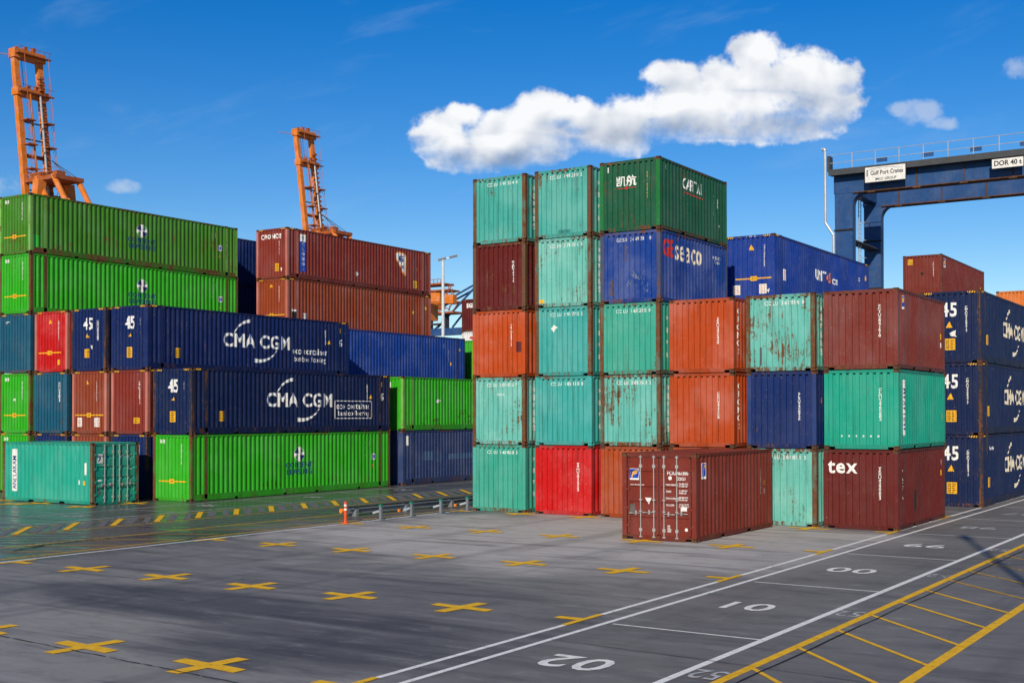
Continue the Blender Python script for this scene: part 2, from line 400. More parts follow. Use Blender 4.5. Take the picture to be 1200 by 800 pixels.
    sp_ = _math(nt, 'ADD', 0.28, _math(nt, 'MULTIPLY', wetn, 0.35)); nt.links.new(sp_, b.inputs['Specular IOR Level'])
    bp = _n(nt, 'ShaderNodeBump'); bp.inputs['Distance'].default_value = 0.012
    nt.links.new(_math(nt, 'SUBTRACT', 0.55, _math(nt, 'MULTIPLY', wetn, 0.52)), bp.inputs['Strength'])
    nt.links.new(_math(nt, 'ADD', fine, grit), bp.inputs['Height']); nt.links.new(bp.outputs[0], b.inputs['Normal'])
    mb = MB(); mb.quad((-2500, -600, 0), (1500, -600, 0), (1500, 3400, 0), (-2500, 3400, 0))
    g = structure(part('ground', mb, m)); return g
ground = make_ground()
RW = worn('road_paint_white', (0.90, 0.87, 0.79), 0.22, 0.7, 7)
RWO = worn('road_paint_white_old', (0.50, 0.50, 0.48), 0.55, 0.7, 5)
RY = worn('road_paint_yellow', (0.93, 0.51, 0.014), 0.22, 0.7, 6)
RYO = worn('road_paint_yellow_old', (0.60, 0.34, 0.025), 0.42, 0.65, 5)
RG = worn('road_paint_overpainted', (0.17, 0.165, 0.16), 0.40, 0.6, 4)
Z1, Z2, Z3, Z4 = 0.004, 0.008, 0.012, 0.006
def mark(name, polys, mat, z=Z1, bm=None):
    bm = bm or poly_bm(polys)
    me = bpy.data.meshes.new(name)
    for v in bm.verts: v.co.z = z
    bm.to_mesh(me); bm.free()
    return link(name, me, mat, ground)
def strip(name, p, q, w, mat, z=Z1):
    p = Vector(p); q = Vector(q); d = (q - p).normalized(); n = Vector((-d.y, d.x)) * w / 2
    return mark(name, [[tuple(p - n), tuple(q - n), tuple(q + n), tuple(p + n)]], mat, z)
# truck lane on the right
strip('white_line', (-11.20, 6), (-10.56, 120), 0.11, RW)
strip('white_line', (-10.68, 6), (-10.02, 120), 0.11, RW)
strip('white_line', (-7.72, 6), (-6.70, 120), 0.13, RW)
strip('yellow_line', (-7.02, 6), (-6.20, 120), 0.15, RY)
strip('yellow_line', (-4.80, 6), (-4.0, 120), 0.17, RY)
for k in range(-1, 9):
    y = 19.47 + 6.56 * k
    if y > 8: strip('bay_line', (-10.44 + .0056 * (y - 19), y + 0.03), (-7.58 + .009 * (y - 19), y - 0.05), 0.07, RW, Z2)
# numbers written for drivers coming the other way
for i, s in enumerate(('02', '01', '00', '99', '98', '97', '96')):
    y = 16.2 + 6.50 * i
    bm = text_bm(s, 1.25, 0.012, 'CENTER', 1.06, sx=0.92)
    bmesh.ops.rotate(bm, verts=bm.verts, cent=(0, 0, 0), matrix=Matrix.Rotation(math.pi, 3, 'Z'))
    bmesh.ops.translate(bm, verts=bm.verts, vec=(-9.28 + 0.12 * i * 0.5, y, 0))
    mark('bay_number', None, RWO if i > 3 else RW, Z3, bm)
for i, s in enumerate(('52', '52', '52', '52', '52')):
    y = 16.45 + 6.40 * i
    bm = text_bm(s, 0.85, 0.01, 'CENTER', 1.0, sx=0.62)
    bmesh.ops.rotate(bm, verts=bm.verts, cent=(0, 0, 0), matrix=Matrix.Rotation(math.pi, 3, 'Z'))
    bmesh.ops.translate(bm, verts=bm.verts, vec=(-7.26 + 0.05 * i, y, 0))
    mark('bay_number', None, RWO, Z3, bm)
for k in range(24):
    y = 11.5 + 1.91 * k
    strip('hatch_line', (-6.92 + .0072 * (y - 17), y), (-4.72 + .007 * (y - 17), y - 2.36), 0.085, RY if k < 9 else RYO, Z2)
# yellow crosses at the corners of the container slots
XS = (-13.78, -16.62, -19.42, -22.24, -25.06)
def cross(x, y, sx=1.0, jit=0.04):
    a, b, w = 0.70, 0.66, 0.135
    dx, dy = random.uniform(-jit, jit), random.uniform(-jit, jit)
    x += dx; y += dy; sk = 0.055
    pts = [(x - a, y + sk - w), (x - w, y - w), (x - w - .06, y - b), (x + w - .06, y - b), (x + w, y - w), (x + a, y - sk - w),
           (x + a, y - sk + w), (x + w, y + w), (x + w + .06, y + b), (x - w + .06, y + b), (x - w, y + w), (x - a, y + sk + w)]
    mark('cross_mark', [pts], RY, Z3)
for y in (13.05, 19.62, 26.30, 32.72, 39.20, 45.8):
    for x in XS: cross(x + 0.004 * (y - 20), y)
    yy = y; x = -11.13 + .0056 * (y - 19)
    mark('cross_mark', [[(x - 0.55, yy - .12), (x - .055, yy - .12), (x - .055, yy - .68), (x + .075, yy - .68), (x + .075, yy + .68), (x - .055, yy + .68), (x - .055, yy + .12), (x - 0.55, yy + .12)]], RY, Z3)
    x = -27.75
    mark('cross_mark', [[(x + 0.62, yy - .12), (x + .07, yy - .12), (x + .07, yy - .62), (x - .07, yy - .62), (x - .07, yy + .62), (x + .07, yy + .62), (x + .07, yy + .12), (x + 0.62, yy + .12)]], RY, Z3)
# crane lane and truck lane between the two blocks
strip('white_line', (-28.2, 4), (-27.5, 62), 0.12, RW)
strip('yellow_line', (-28.72, 4), (-28.05, 62), 0.16, RYO)
strip('yellow_line', (-31.5, 4), (-29.9, 62), 0.14, RYO)
strip('yellow_line', (-34.6, 4), (-32.6, 62), 0.12, RYO)
strip('yellow_line', (-36.9, 4), (-34.6, 62), 0.12, RYO)
strip('white_line', (-37.7, 4), (-35.4, 62), 0.11, RWO)
strip('white_line', (-40.35, 4), (-38.9, 62), 0.11, RWO)
for k in range(24):
    y = 13.0 + 1.85 * k
    o = 0.032 * (y - 30)
    strip('hatch_line', (-33.95 + o, y), (-35.98 + o, y + 2.05), 0.20, RY, Z3)
    strip('hatch_line', (-33.95 + o, y + .62), (-35.98 + o, y + 2.67), 0.30, RG, Z4)
    strip('hatch_line', (-33.85 + o, y + 1.30), (-35.98 + o, y + 3.35), 0.22, RG, Z2)
for k in range(40):
    y = 12.0 + 0.98 * k
    o = 0.032 * (y - 30)
    strip('hatch_line', (-31.1 + o, y), (-33.7 + o, y - 2.0), 0.16, RG, Z4)
    if k % 2 == 0: strip('hatch_line', (-28.7 + .012 * (y - 30), y), (-30.75 + o, y - 1.55), 0.10, RYO, Z2)
for i, s in enumerate(('97', '98', '99', '00')):
    y = 29.8 + 6.3 * i
    bm = text_bm(s, 1.1, 0.012, 'CENTER', 1.0, sx=0.9)
    bmesh.ops.rotate(bm, verts=bm.verts, cent=(0, 0, 0), matrix=Matrix.Rotation(math.pi, 3, 'Z'))
    bmesh.ops.translate(bm, verts=bm.verts, vec=(-38.4 + 0.2 * i, y, 0))
    mark('bay_number', None, RWO, Z3, bm)
    strip('bay_line', (-40.0 + .03 * (y - 30), y - 3.2), (-36.9 + .03 * (y - 30), y - 3.2), 0.09, RWO, Z2)
# slot corners under the left stacks
for x, y in ((-48.3, 33.6), (-45.4, 33.3), (-41.9, 35.4), (-46.0, 32.5), (-42.2, 32.9)): cross(x, y, 1, 0.02)
# joints, cracks and tyre marks
CR = plain('joint_tar', (0.016, 0.016, 0.017), 0.8)
TY = worn('tyre_rubber', (0.03, 0.03, 0.032), 0.62, 0.8, 5)
def wobble(name, pts, w, mat, z=Z1, n=18):
    polys = []; L_ = []
    for (a, b) in zip(pts[:-1], pts[1:]):
        for i in range(n):
            t = i / n; L_.append((a[0] + (b[0] - a[0]) * t + random.uniform(-.02, .02), a[1] + (b[1] - a[1]) * t + random.uniform(-.02, .02)))
    L_.append(pts[-1])
    for p, q in zip(L_[:-1], L_[1:]):
        d = (Vector(q) - Vector(p)).normalized(); nn = Vector((-d.y, d.x)) * (w * random.uniform(.5, 1.1)) / 2
        polys.append([tuple(Vector(p) - nn), tuple(Vector(q) - nn), tuple(Vector(q) + nn), tuple(Vector(p) + nn)])
    return mark(name, polys, mat, z)
wobble('slab_joint', [(-24.0, 13.35), (-16.9, 12.75), (-11.3, 12.3)], 0.032, TY, 0.017)
wobble('slab_joint', [(-6.72, 10), (-6.62, 24), (-6.5, 40)], 0.035, CR, 0.017)
wobble('slab_joint', [(-10.6, 17.6), (-4.0, 17.0)], 0.02, CR, 0.017)
wobble('slab_joint', [(-27, 22.9), (-11.2, 22.4)], 0.02, CR, 0.017)
def tyre(cx, cy, r, a0, a1, w=0.22):
    mark('tyre_mark', arc_polys(cx, cy, r, r, a0, a1, w, w, 22), TY, 0.021)
tyre(-26.3, 23.6, 4.4, 130, 215, .09); tyre(-25.6, 24.2, 5.2, 130, 205, .07); tyre(-22.5, 28.0, 6.2, 150, 205, .06)

# ------------------------------------------------------------------ containers
CW = 2.438
TYPES = {'20': (6.058, 2.591), '40': (12.192, 2.591), '45': (13.716, 2.896), '40h': (12.192, 2.896)}
PANEL0 = 0.014                     # outer flats lie this far behind the castings
def corrug(u0, u1, pitch, depth, fr):
    """break points (u, depth) of a corrugated sheet; fr = end fractions of outer flat, slope, inner flat"""
    n = max(1, round((u1 - u0) / pitch)); p = (u1 - u0 - fr[0] * (u1 - u0) / (n + fr[0])) / n
    pts = []; u = u0
    for i in range(n):
        pts += [(u, 0), (u + fr[0] * p, 0), (u + fr[1] * p, depth), (u + fr[2] * p, depth)]; u += p
    pts += [(u, 0), (u1, 0)]
    out = [pts[0]]
    for q in pts[1:]:
        if q[0] - out[-1][0] > 1e-5: out.append(q)
    return out
def side_segments(t):
    L = TYPES[t][0]
    if t == '45': return [(0.165, 0.762), (0.932, L - 0.932), (L - 0.762, L - 0.165)]
    return [(0.165, L - 0.165)]
_prof = {}
def prof(t, face):
    k = (t, 'side' if face in ('side', 'far_side') else 'end')
    if k not in _prof:
        if k[1] == 'side':
            pts = []
            for a, b in side_segments(t): pts += corrug(a, b, 0.28, 0.036, (0.26, 0.5, 0.76))
        else: pts = corrug(0.165, CW - 0.165, 0.245, 0.052, (0.52, 0.58, 0.94))
        _prof[k] = pts
    return _prof[k]
def depth_at(pts, u):
    if u <= pts[0][0] or u >= pts[-1][0]: return 0.0
    for (a, da), (b, db) in zip(pts[:-1], pts[1:]):
        if a <= u <= b: return da + (db - da) * (u - a) / max(1e-9, b - a)
    return 0.0
def fmap(t, face):
    L, H = TYPES[t]
    if face == 'end': return lambda u, v, d: (-CW / 2 + u, -L / 2 - d, v)
    if face == 'rear': return lambda u, v, d: (CW / 2 - u, L / 2 + d, v)
    if face == 'side': return lambda u, v, d: (CW / 2 + d, -L / 2 + u, v)
    if face == 'far_side': return lambda u, v, d: (-CW / 2 - d, L / 2 - u, v)
def fbox(mb, f, u0, u1, v0, v1, d0, d1):
    a = f(u0, v0, d0); b = f(u1, v1, d1)
    mb.box(min(a[0], b[0]), max(a[0], b[0]), min(a[1], b[1]), max(a[1], b[1]), min(a[2], b[2]), max(a[2], b[2]))
_cm = {}
def cmesh(key, fn):
    if key not in _cm:
        _cm[key] = fn()
        if len(_cm[key].materials) == 0: _cm[key].materials.append(None)
    return _cm[key]
def panel_mesh(t, face):
    def fn():
        L, H = TYPES[t]; f = fmap(t, face); pts = prof(t, face); mb = MB()
        z0, z1 = (0.295 if t == '45' else 0.155, H - 0.085) if face in ('side', 'far_side') else (0.15, H - 0.115)
        for (a, da), (b, db) in zip(pts[:-1], pts[1:]):
            if t == '45' and face in ('side', 'far_side') and any(abs(a - s[1]) < 1e-4 for s in side_segments(t)): continue
            # inner flats stop below the rail; added gaps show dark inside as groove shade
            zt = z1 - ((0.045 if face in ('end', 'rear') else 0.03) if da > 0 and db > 0 else 0.0)
            mb.quad(f(a, z0, -PANEL0 - da), f(b, z0, -PANEL0 - db), f(b, zt, -PANEL0 - db), f(a, zt, -PANEL0 - da))
        return mb.mesh(face + '_panel')
    return cmesh(('panel', t, face), fn)
def casting_mesh():
    def fn():
        bm = bmesh.new(); bmesh.ops.create_cube(bm, size=1.0)
        for v in bm.verts: v.co = Vector((v.co.x * 0.162, v.co.y * 0.178, v.co.z * 0.118))
        bmesh.ops.inset_individual(bm, faces=bm.faces[:], thickness=0.032, depth=-0.035)
        me = bpy.data.meshes.new('corner_casting'); bm.to_mesh(me); bm.free(); return me
    return cmesh('casting', fn)
def post_mesh(t):
    def fn():
        L, H = TYPES[t]; mb = MB(); h = H - 0.118 * 2
        # an angle section: two flanges with a stepped inner return
        mb.box(-0.075, 0.075, -0.078, 0.074, 0.0, h); return mb.mesh('corner_post')
    return cmesh(('post', t), fn)
def simple_mesh(key, name, fn_):
    def fn():
        mb = MB(); fn_(mb); return mb.mesh(name)
    return cmesh(key, fn)
def container(t, xr, y0, z, mat, label, group=None, post=None, cast=None, rot=0.0, door=None, rail=None, name='shipping_container', detail=True, center=None, far=False):
    L, H = TYPES[t]
    loc = center if center else (xr - CW / 2, y0 + L / 2, z)
    root = thing(name, label, 'container', loc, rot, group)
    root['_t'] = t
    post = post or rusty(mat, .12); cast = cast or RUST; rail = rusty(rail or mat, .22)
    faces = ['side'] if far else ['side', 'far_side']
    for fc in faces: link('side_panel', panel_mesh(t, fc), mat, root)
    if door != 'end': link('end_panel', panel_mesh(t, 'end'), mat, root)
    if door != 'rear' and not far: link('end_panel', panel_mesh(t, 'rear'), mat, root)
    for sx in (-1, 1):
        for sy in (-1, 1):
            link('corner_post', post_mesh(t), post, root, (sx * (CW / 2 - 0.0815), sy * (L / 2 - 0.0815), 0.118))
            for zz in (0.059, H - 0.059):
                link('corner_casting', casting_mesh(), cast, root, (sx * (CW / 2 - 0.081), sy * (L / 2 - 0.089), zz))
    def tr(mb): mb.box(-0.03, 0.03, -L / 2 + 0.1785, L / 2 - 0.1785, -0.04, 0.04)
    def br(mb):
        mb.box(-0.024, 0.024, -L / 2 + 0.1785, L / 2 - 0.1785, 0.105, 0.300 if t == '45' else 0.160)
        if t == '20': segs = [(-L / 2 + .1785, -1.22), (-0.86, 0.86), (1.22, L / 2 - .1785)]
        else:
            segs = []; a = -L / 2 + .1785
            for c in (-L / 2 + 2.6, -1.1, 1.1, L / 2 - 2.6): segs.append((a, c - .02)); a = c + 0.22
            segs.append((a, L / 2 - .1785))
        for a, b in segs: mb.box(-0.022, 0.022, a, b, 0.03, 0.105)
    for sx in (-1, 1):
        link('top_rail', simple_mesh(('tr', t), 'top_rail', tr), rail, root, (sx * (CW / 2 - 0.042), 0, H - 0.052))
        link('bottom_rail', simple_mesh(('br', t), 'bottom_rail', br), rail, root, (sx * (CW / 2 - 0.034), 0, 0))
    def eh(mb): mb.box(-CW / 2 + 0.163, CW / 2 - 0.163, -0.05, 0.05, -0.05, 0.05)
    def es(mb):
        mb.box(-CW / 2 + 0.163, CW / 2 - 0.163, -0.05, 0.05, 0.085, 0.15)
        mb.box(-CW / 2 + 0.36, CW / 2 - 0.36, -0.048, 0.048, 0.012, 0.085)
    for sy in (-1, 1):
        link('end_header', simple_mesh(('eh', t), 'end_header', eh), rail, root, (0, sy * (L / 2 - 0.062), H - 0.066))
        link('end_sill', simple_mesh(('es', t), 'end_sill', es), rail, root, (0, sy * (L / 2 - 0.058), 0))
    def rf(mb):
        pts = corrug(-L / 2 + 0.12, L / 2 - 0.12, 0.209, 0.02, (0.3, 0.5, 0.8))
        for (a, da), (b, db) in zip(pts[:-1], pts[1:]):
            mb.quad((-CW / 2 + .07, a, -da), (CW / 2 - .07, a, -da), (CW / 2 - .07, b, -db), (-CW / 2 + .07, b, -db))
    link('roof', simple_mesh(('rf', t), 'roof', rf), mat, root, (0, 0, H - 0.022))
    def fl(mb): mb.box(-CW / 2 + .085, CW / 2 - .085, -L / 2 + .12, L / 2 - .12, 0.065, 0.152)
    link('underframe', simple_mesh(('fl', t), 'underframe', fl), DARK, root)
    if t == '45':
        def ip(mb): mb.box(-0.05, 0.05, -0.084, 0.084, 0.118, H - 0.118)
        for sx in (-1, 1):
            for sy in (-1, 1):
                y = sy * (12.192 / 2 - 0.085)
                link('middle_post', simple_mesh('ip45', 'middle_post', ip), post, root, (sx * (CW / 2 - 0.060), y, 0))
                link('corner_casting', casting_mesh(), cast, root, (sx * (CW / 2 - 0.0805), y, 0.0585))
                link('corner_casting', casting_mesh(), cast, root, (sx * (CW / 2 - 0.0805), y, H - 0.0585))
    if door: make_doors(root, t, door, mat)
    return root
def door_prof(H):
    """break points up a door leaf: wide flats with pressed horizontal ribs"""
    v0, v1 = 0.17, H - 0.15
    pts = [(v0, 0.0)]; n = 5; p = (v1 - v0) / n
    for i in range(n):
        a = v0 + p * i
        if i: pts += [(a - 0.075, 0.0), (a - 0.035, 0.03), (a + 0.035, 0.03), (a + 0.075, 0.0)]
    pts.append((v1, 0.0)); return pts
def make_doors(root, t, face, mat):
    L, H = TYPES[t]; f = fmap(t, face); w = (CW - 0.36) / 2
    for k in (0, 1):
        u0 = 0.18 + k * w; a, b = u0 + 0.012, u0 + w - 0.012
        mb = MB(); pts = door_prof(H)
        for (v, d), (v2, d2) in zip(pts[:-1], pts[1:]):
            mb.quad(f(a + .06, v, -.03 - d), f(b - .06, v, -.03 - d), f(b - .06, v2, -.03 - d2), f(a + .06, v2, -.03 - d2))
        v0, v1 = pts[0][0], pts[-1][0]
        fbox(mb, f, a, a + .06, v0, v1, -.075, -.022); fbox(mb, f, b - .06, b, v0, v1, -.075, -.022)
        fbox(mb, f, a + .06, b - .06, v0 - .02, v0, -.07, -.024); fbox(mb, f, a + .06, b - .06, v1, v1 + .02, -.07, -.024)
        leaf = part('door', mb, mat, root)
        mb = MB()
        for (p, q) in ((a - .014, a - .001), (b + .001, b + .014)): fbox(mb, f, p, q, v0 - .02, v1 + .02, -.06, -.016)
        fbox(mb, f, a, b, v0 - .034, v0 - .021, -.06, -.018); fbox(mb, f, a, b, v1 + .021, v1 + .034, -.06, -.018)
        part('door_gasket', mb, RUBBER, leaf)
        for j, uu in enumerate(((a + w * 0.42, a + w * 0.84) if k == 0 else (a + w * 0.16, a + w * 0.56))):
            mb = MB(); mb.tube(f(uu, 0.10, 0.012), f(uu, H - 0.07, 0.012), 0.017, 10)
            for vv in (0.10, 0.30, 0.86, 1.20, H - 0.40, H - 0.12):
                fbox(mb, f, uu - 0.045, uu + 0.045, vv - 0.04 if vv in (0.30, H - 0.40) else vv - .018, vv + 0.055 if vv in (0.30, H - 0.40) else vv + .018, -0.02, 0.022)
            rod = part('lock_rod', mb, STEEL, leaf)
            mb = MB(); hv = 0.80 + (0.03 if j else 0.0); s = -1 if j == 0 else 1
            if k == 1: s = 1 if j == 0 else 1
            if k == 0: s = -1
            mb.tube(f(uu, hv, 0.034), f(uu + s * 0.30, hv - 0.015, 0.036), 0.011, 6)
            fbox(mb, f, uu + s * 0.15 - 0.022, uu + s * 0.15 + 0.022, hv - 0.06, hv + 0.07, -0.02, 0.028)
            fbox(mb, f, min(uu + s * .26, uu + s * .36), max(uu + s * .26, uu + s * .36), hv - 0.022, hv + 0.008, 0.024, 0.046)
            part('lock_handle', mb, STEEL, leaf)
        uh = a + .004 if k == 0 else b - .004
        for vv in (0.42, 0.95, 1.5, 2.1):
            mb = MB(); fbox(mb, f, uh - 0.055, uh + 0.055, vv - 0.035, vv + 0.035, -0.02, 0.004); mb.tube(f(uh + (-.05 if k == 0 else .05), vv - .05, .002), f(uh + (-.05 if k == 0 else .05), vv + .05, .002), .014, 8)
            part('hinge', mb, mat, leaf)

# ------------------------------------------------------------------ lettering and stickers that follow the sheet
def drape(root, face, bm, u, v, mat, name='lettering', rot=0.0, d=0.003, flat=False):
    t = root['_t']; f = fmap(t, face)
    if rot: bmesh.ops.rotate(bm, verts=bm.verts, cent=(0, 0, 0), matrix=Matrix.Rotation(R(rot), 3, 'Z'))
    bmesh.ops.translate(bm, verts=bm.verts, vec=(u, v, 0))
    if not bm.verts: bm.free(); return None
    u0 = min(w.co.x for w in bm.verts); u1 = max(w.co.x for w in bm.verts)
    if flat:      # on a door leaf: ribs run across
        pts = door_prof(TYPES[t][1]); base = 0.030
        v0 = min(w.co.y for w in bm.verts); v1 = max(w.co.y for w in bm.verts)
        for b_, _ in pts:
            if v0 < b_ < v1: bmesh.ops.bisect_plane(bm, geom=bm.verts[:] + bm.edges[:] + bm.faces[:], plane_co=(0, b_, 0), plane_no=(0, 1, 0))
    else:
        pts = prof(t, face); base = PANEL0
        for b_, _ in pts:
            if u0 < b_ < u1: bmesh.ops.bisect_plane(bm, geom=bm.verts[:] + bm.edges[:] + bm.faces[:], plane_co=(b_, 0, 0), plane_no=(1, 0, 0))
    for w in bm.verts:
        dd = depth_at(pts, w.co.y if flat else w.co.x)
        w.co = Vector(f(w.co.x, w.co.y, -base - dd + d))
    me = bpy.data.meshes.new(name); bm.to_mesh(me); bm.free()
    return link(name, me, mat, root)
def split_letters(bm, margin):
    """one bmesh per letter: islands whose boxes touch belong together"""
    bm.verts.index_update(); par = list(range(len(bm.verts)))
    def find(i):
        while par[i] != i: par[i] = par[par[i]]; i = par[i]
        return i
    for e in bm.edges:
        a, b = find(e.verts[0].index), find(e.verts[1].index); par[a] = b
    box = {}
    for v in bm.verts:
        r = find(v.index); b = box.get(r)
        box[r] = (v.co.x, v.co.x, v.co.y, v.co.y) if b is None else (min(b[0], v.co.x), max(b[1], v.co.x), min(b[2], v.co.y), max(b[3], v.co.y))
    groups = []
    for r, b in box.items():
        hit = [g for g in groups if not (g[0][1] + margin < b[0] or b[1] + margin < g[0][0] or g[0][3] + margin < b[2] or b[3] + margin < g[0][2])]
        ids = {r}
        for g in hit:
            b = (min(b[0], g[0][0]), max(b[1], g[0][1]), min(b[2], g[0][2]), max(b[3], g[0][3])); ids |= g[1]; groups.remove(g)
        groups.append((b, ids))
    out = []
    for _, ids in groups:
        nb = bmesh.new(); mp = {}
        for f in bm.faces:
            if find(f.verts[0].index) in ids:
                for v in f.verts:
                    if v.index not in mp: mp[v.index] = nb.verts.new(v.co)
                try: nb.faces.new([mp[v.index] for v in f.verts])
                except ValueError: pass
        out.append(nb)
    bm.free(); return out
def T(root, face, txt, u, v, size, mat=None, rot=0, bold=0.012, align='CENTER', sx=1.0, space=1.0, line=1.0, d=0.003, flat=False, shear=0.0):
    return drape(root, face, text_bm(txt, size, bold, align, space, line, sx, shear), u, v, mat or WHITE, 'lettering', rot, d, flat)
def TF(root, face, txt, u0, u1, v0, v1, mat=None, bold=0.012, space=1.0, d=0.003):
    """lettering stretched to fill a field of the sheet"""
    bm = text_bm(txt, 1.0, bold, 'CENTER', space)
    xs = [v.co.x for v in bm.verts]; ys = [v.co.y for v in bm.verts]
    kx = (u1 - u0) / (max(xs) - min(xs)); ky = (v1 - v0) / (max(ys) - min(ys)); x0, y0 = min(xs), min(ys)
    for v in bm.verts: v.co = Vector((u0 + (v.co.x - x0) * kx, v0 + (v.co.y - y0) * ky, 0))
    for b_ in split_letters(bm, -0.001): drape(root, face, b_, 0, 0, mat or WHITE, 'letter', 0, d)
def S(root, face, polys, mat, name='sticker', d=0.0025, flat=False):
    return drape(root, face, poly_bm(polys), 0, 0, mat, name, 0, d, flat)
def stacked(s): return '\n'.join(s)
def end_number(c, txt, mat=None, v=None, size=0.17):
    L, H = TYPES[c['_t']]; TF(c, 'end', txt, 0.68, 2.06, (v or H - 0.30) - 0.065, (v or H - 0.30) + 0.065, mat or WHITE, bold=0.012, space=1.55)
def end_vnum(c, txt, u=1.86, v=None, mat=None, size=0.105):
    L, H = TYPES[c['_t']]
    T(c, 'end', stacked(txt), u, v or H * 0.58, size, mat or WHITE, bold=0.02, line=0.80)
def side_vnum(c, txt, u, v=None, mat=None, size=0.085):
    L, H = TYPES[c['_t']]
    T(c, 'side', stacked(txt), u, v or H * 0.60, size, mat or WHITE, bold=0.02, line=0.85)
def hazard(c, ends=True, side=True):
    """yellow and black height tabs along the top edge"""
    L, H = TYPES[c['_t']]
    def tab(face, u0):
        f = fmap(c['_t'], face); w = 0.30
        mb = MB(); fbox(mb, f, u0, u0 + w, H - 0.105, H - 0.030, -0.0085, -0.0055); part('height_tab', mb, YELLOW, c)
        ps = [[(u0 + i * .1, H - .105), (u0 + .045 + i * .1, H - .105), (u0 + .085 + i * .1, H - .03), (u0 + .04 + i * .1, H - .03)] for i in range(3)]
        bm = poly_bm(ps)
        for w_ in bm.verts: w_.co = Vector(f(w_.co.x, w_.co.y, -0.0035))
        me = bpy.data.meshes.new('height_tab_stripe'); bm.to_mesh(me); bm.free(); link('height_tab_stripe', me, BLACK, c)
    if ends:
        tab('end', 0.22); tab('end', CW - 0.52)
    if side:
        f = fmap(c['_t'], 'side'); 
        for u0 in (0.24, L - 0.56):
            mb = MB(); fbox(mb, f, u0, u0 + .3, H - 0.088, H - 0.02, -0.0115, -0.0085); part('height_tab', mb, YELLOW, c)
def lockbar(c, v=0.86, u0=0.36, u1=2.06, arrow=False):
    S(c, 'end', [rect(u0, u1, v - 0.028, v + 0.028)], YELLOW)
    m_ = (u0 + u1) / 2 - .02; S(c, 'end', [rect(m_ - .15, m_ + .15, v - .10, v + .10)], YELLOW, d=0.005)
    T(c, 'end', '2.5m', m_, v, 0.10, BLACK, d=0.007)
def triangle(c, face, u, v, s, mat=None): S(c, face, [[(u - s, v - s), (u + s, v - s), (u, v + s)]], mat or YELLOW)
def label_square(c, face, u0, u1, v0, v1, mat=None, lines=5, ink=None):
    S(c, face, [rect(u0, u1, v0, v1)], mat or YELLOW)
    h = (v1 - v0) / (lines + 1); ps = []
    for i in range(lines):
        y = v0 + h * (i + 0.75); ps.append(rect(u0 + (u1 - u0) * .12, u0 + (u1 - u0) * (.44), y, y + h * .42)); ps.append(rect(u0 + (u1 - u0) * .54, u0 + (u1 - u0) * random.uniform(.75, .9), y, y + h * .42))
    S(c, face, ps, ink or BLACK, d=0.0045)
def data_lines(c, face, u, v, w=0.16, n=3, mat=None):
    S(c, face, [rect(u, u + w * random.uniform(.5, 1), v - i * .055, v - i * .055 + .028) for i in range(n)], mat or WHITE)

# paints
teal = paint('paint_teal', (0.050, 0.325, 0.270), 0.50, 0.5)
teal_b = paint('paint_teal_blue', (0.042, 0.320, 0.285), 0.36, 0.4)
teal_g = paint('paint_teal_green', (0.040, 0.315, 0.225), 0.44, 0.4)
teal_pale = paint('paint_teal_pale', (0.120, 0.415, 0.345), 0.57, 0.55)
teal_rust = paint('paint_teal_rusty', (0.105, 0.395, 0.330), 0.64, 0.55)
teal_fresh = paint('paint_sea_green', (0.008, 0.290, 0.190), 0.22, 0.25)
teal_small = paint('paint_sea_green_small', (0.012, 0.300, 0.205), 0.33, 0.3)
dred = paint('paint_dark_red', (0.105, 0.012, 0.010), 0.50, 0.4)
orange = paint('paint_orange_brown', (0.420, 0.058, 0.008), 0.34, 0.35)
orange2 = paint('paint_orange_red', (0.390, 0.054, 0.009), 0.34, 0.4)
orange3 = paint('paint_burnt_orange', (0.330, 0.054, 0.010), 0.36, 0.4)
dgreen = paint('paint_bottle_green', (0.010, 0.085, 0.040), 0.48, 0.6)
blue = paint('paint_blue', (0.006, 0.040, 0.225), 0.45, 0.7)
bred = paint('paint_bright_red', (0.480, 0.008, 0.008), 0.34, 0.25)
maroon = paint('paint_maroon', (0.165, 0.023, 0.013), 0.40, 0.3)
maroon2 = paint('paint_maroon_faded', (0.165, 0.027, 0.018), 0.42, 0.5)
maroon3 = paint('paint_oxblood', (0.112, 0.013, 0.010), 0.38, 0.3)
navy = paint('paint_navy', (0.006, 0.021, 0.105), 0.38, 0.4)
cma = paint('paint_navy_long', (0.006, 0.018, 0.092), 0.34, 0.3)
cma2 = paint('paint_navy_long_dark', (0.006, 0.016, 0.066), 0.36, 0.3)
green = paint('paint_lime_green', (0.030, 0.370, 0.012), 0.40, 0.2)
olive = paint('paint_lime_green_grimy', (0.050, 0.205, 0.014), 0.56, 0.3)
royal = paint('paint_royal_blue', (0.010, 0.050, 0.270), 0.36, 0.35)
unitb = paint('paint_cobalt', (0.008, 0.040, 0.255), 0.36, 0.3)
brick = paint('paint_brick_red', (0.205, 0.030, 0.020), 0.38, 0.3)
rbrown = paint('paint_red_brown', (0.255, 0.048, 0.017), 0.38, 0.3)
brown = paint('paint_brown', (0.250, 0.048, 0.020), 0.40, 0.3)
pinkpost = paint('paint_primer_pink', (0.420, 0.130, 0.095), 0.42, 0.3)
petrol = paint('paint_petrol_blue', (0.010, 0.085, 0.145), 0.45, 0.4)
slate = paint('paint_slate_blue', (0.028, 0.050, 0.140), 0.42, 0.6)
brightorange = paint('paint_bright_orange', (0.600, 0.150, 0.012), 0.34, 0.3)
whitebox = paint('paint_reefer_white', (0.68, 0.68, 0.66), 0.30, 0.2)
rpost = paint('post_rust_brown', (0.115, 0.060, 0.030), 0.70, 0.3, 0.7)
rpost_t = paint('post_rust_over_teal', (0.100, 0.130, 0.085), 0.88, 0.3, 0.7)
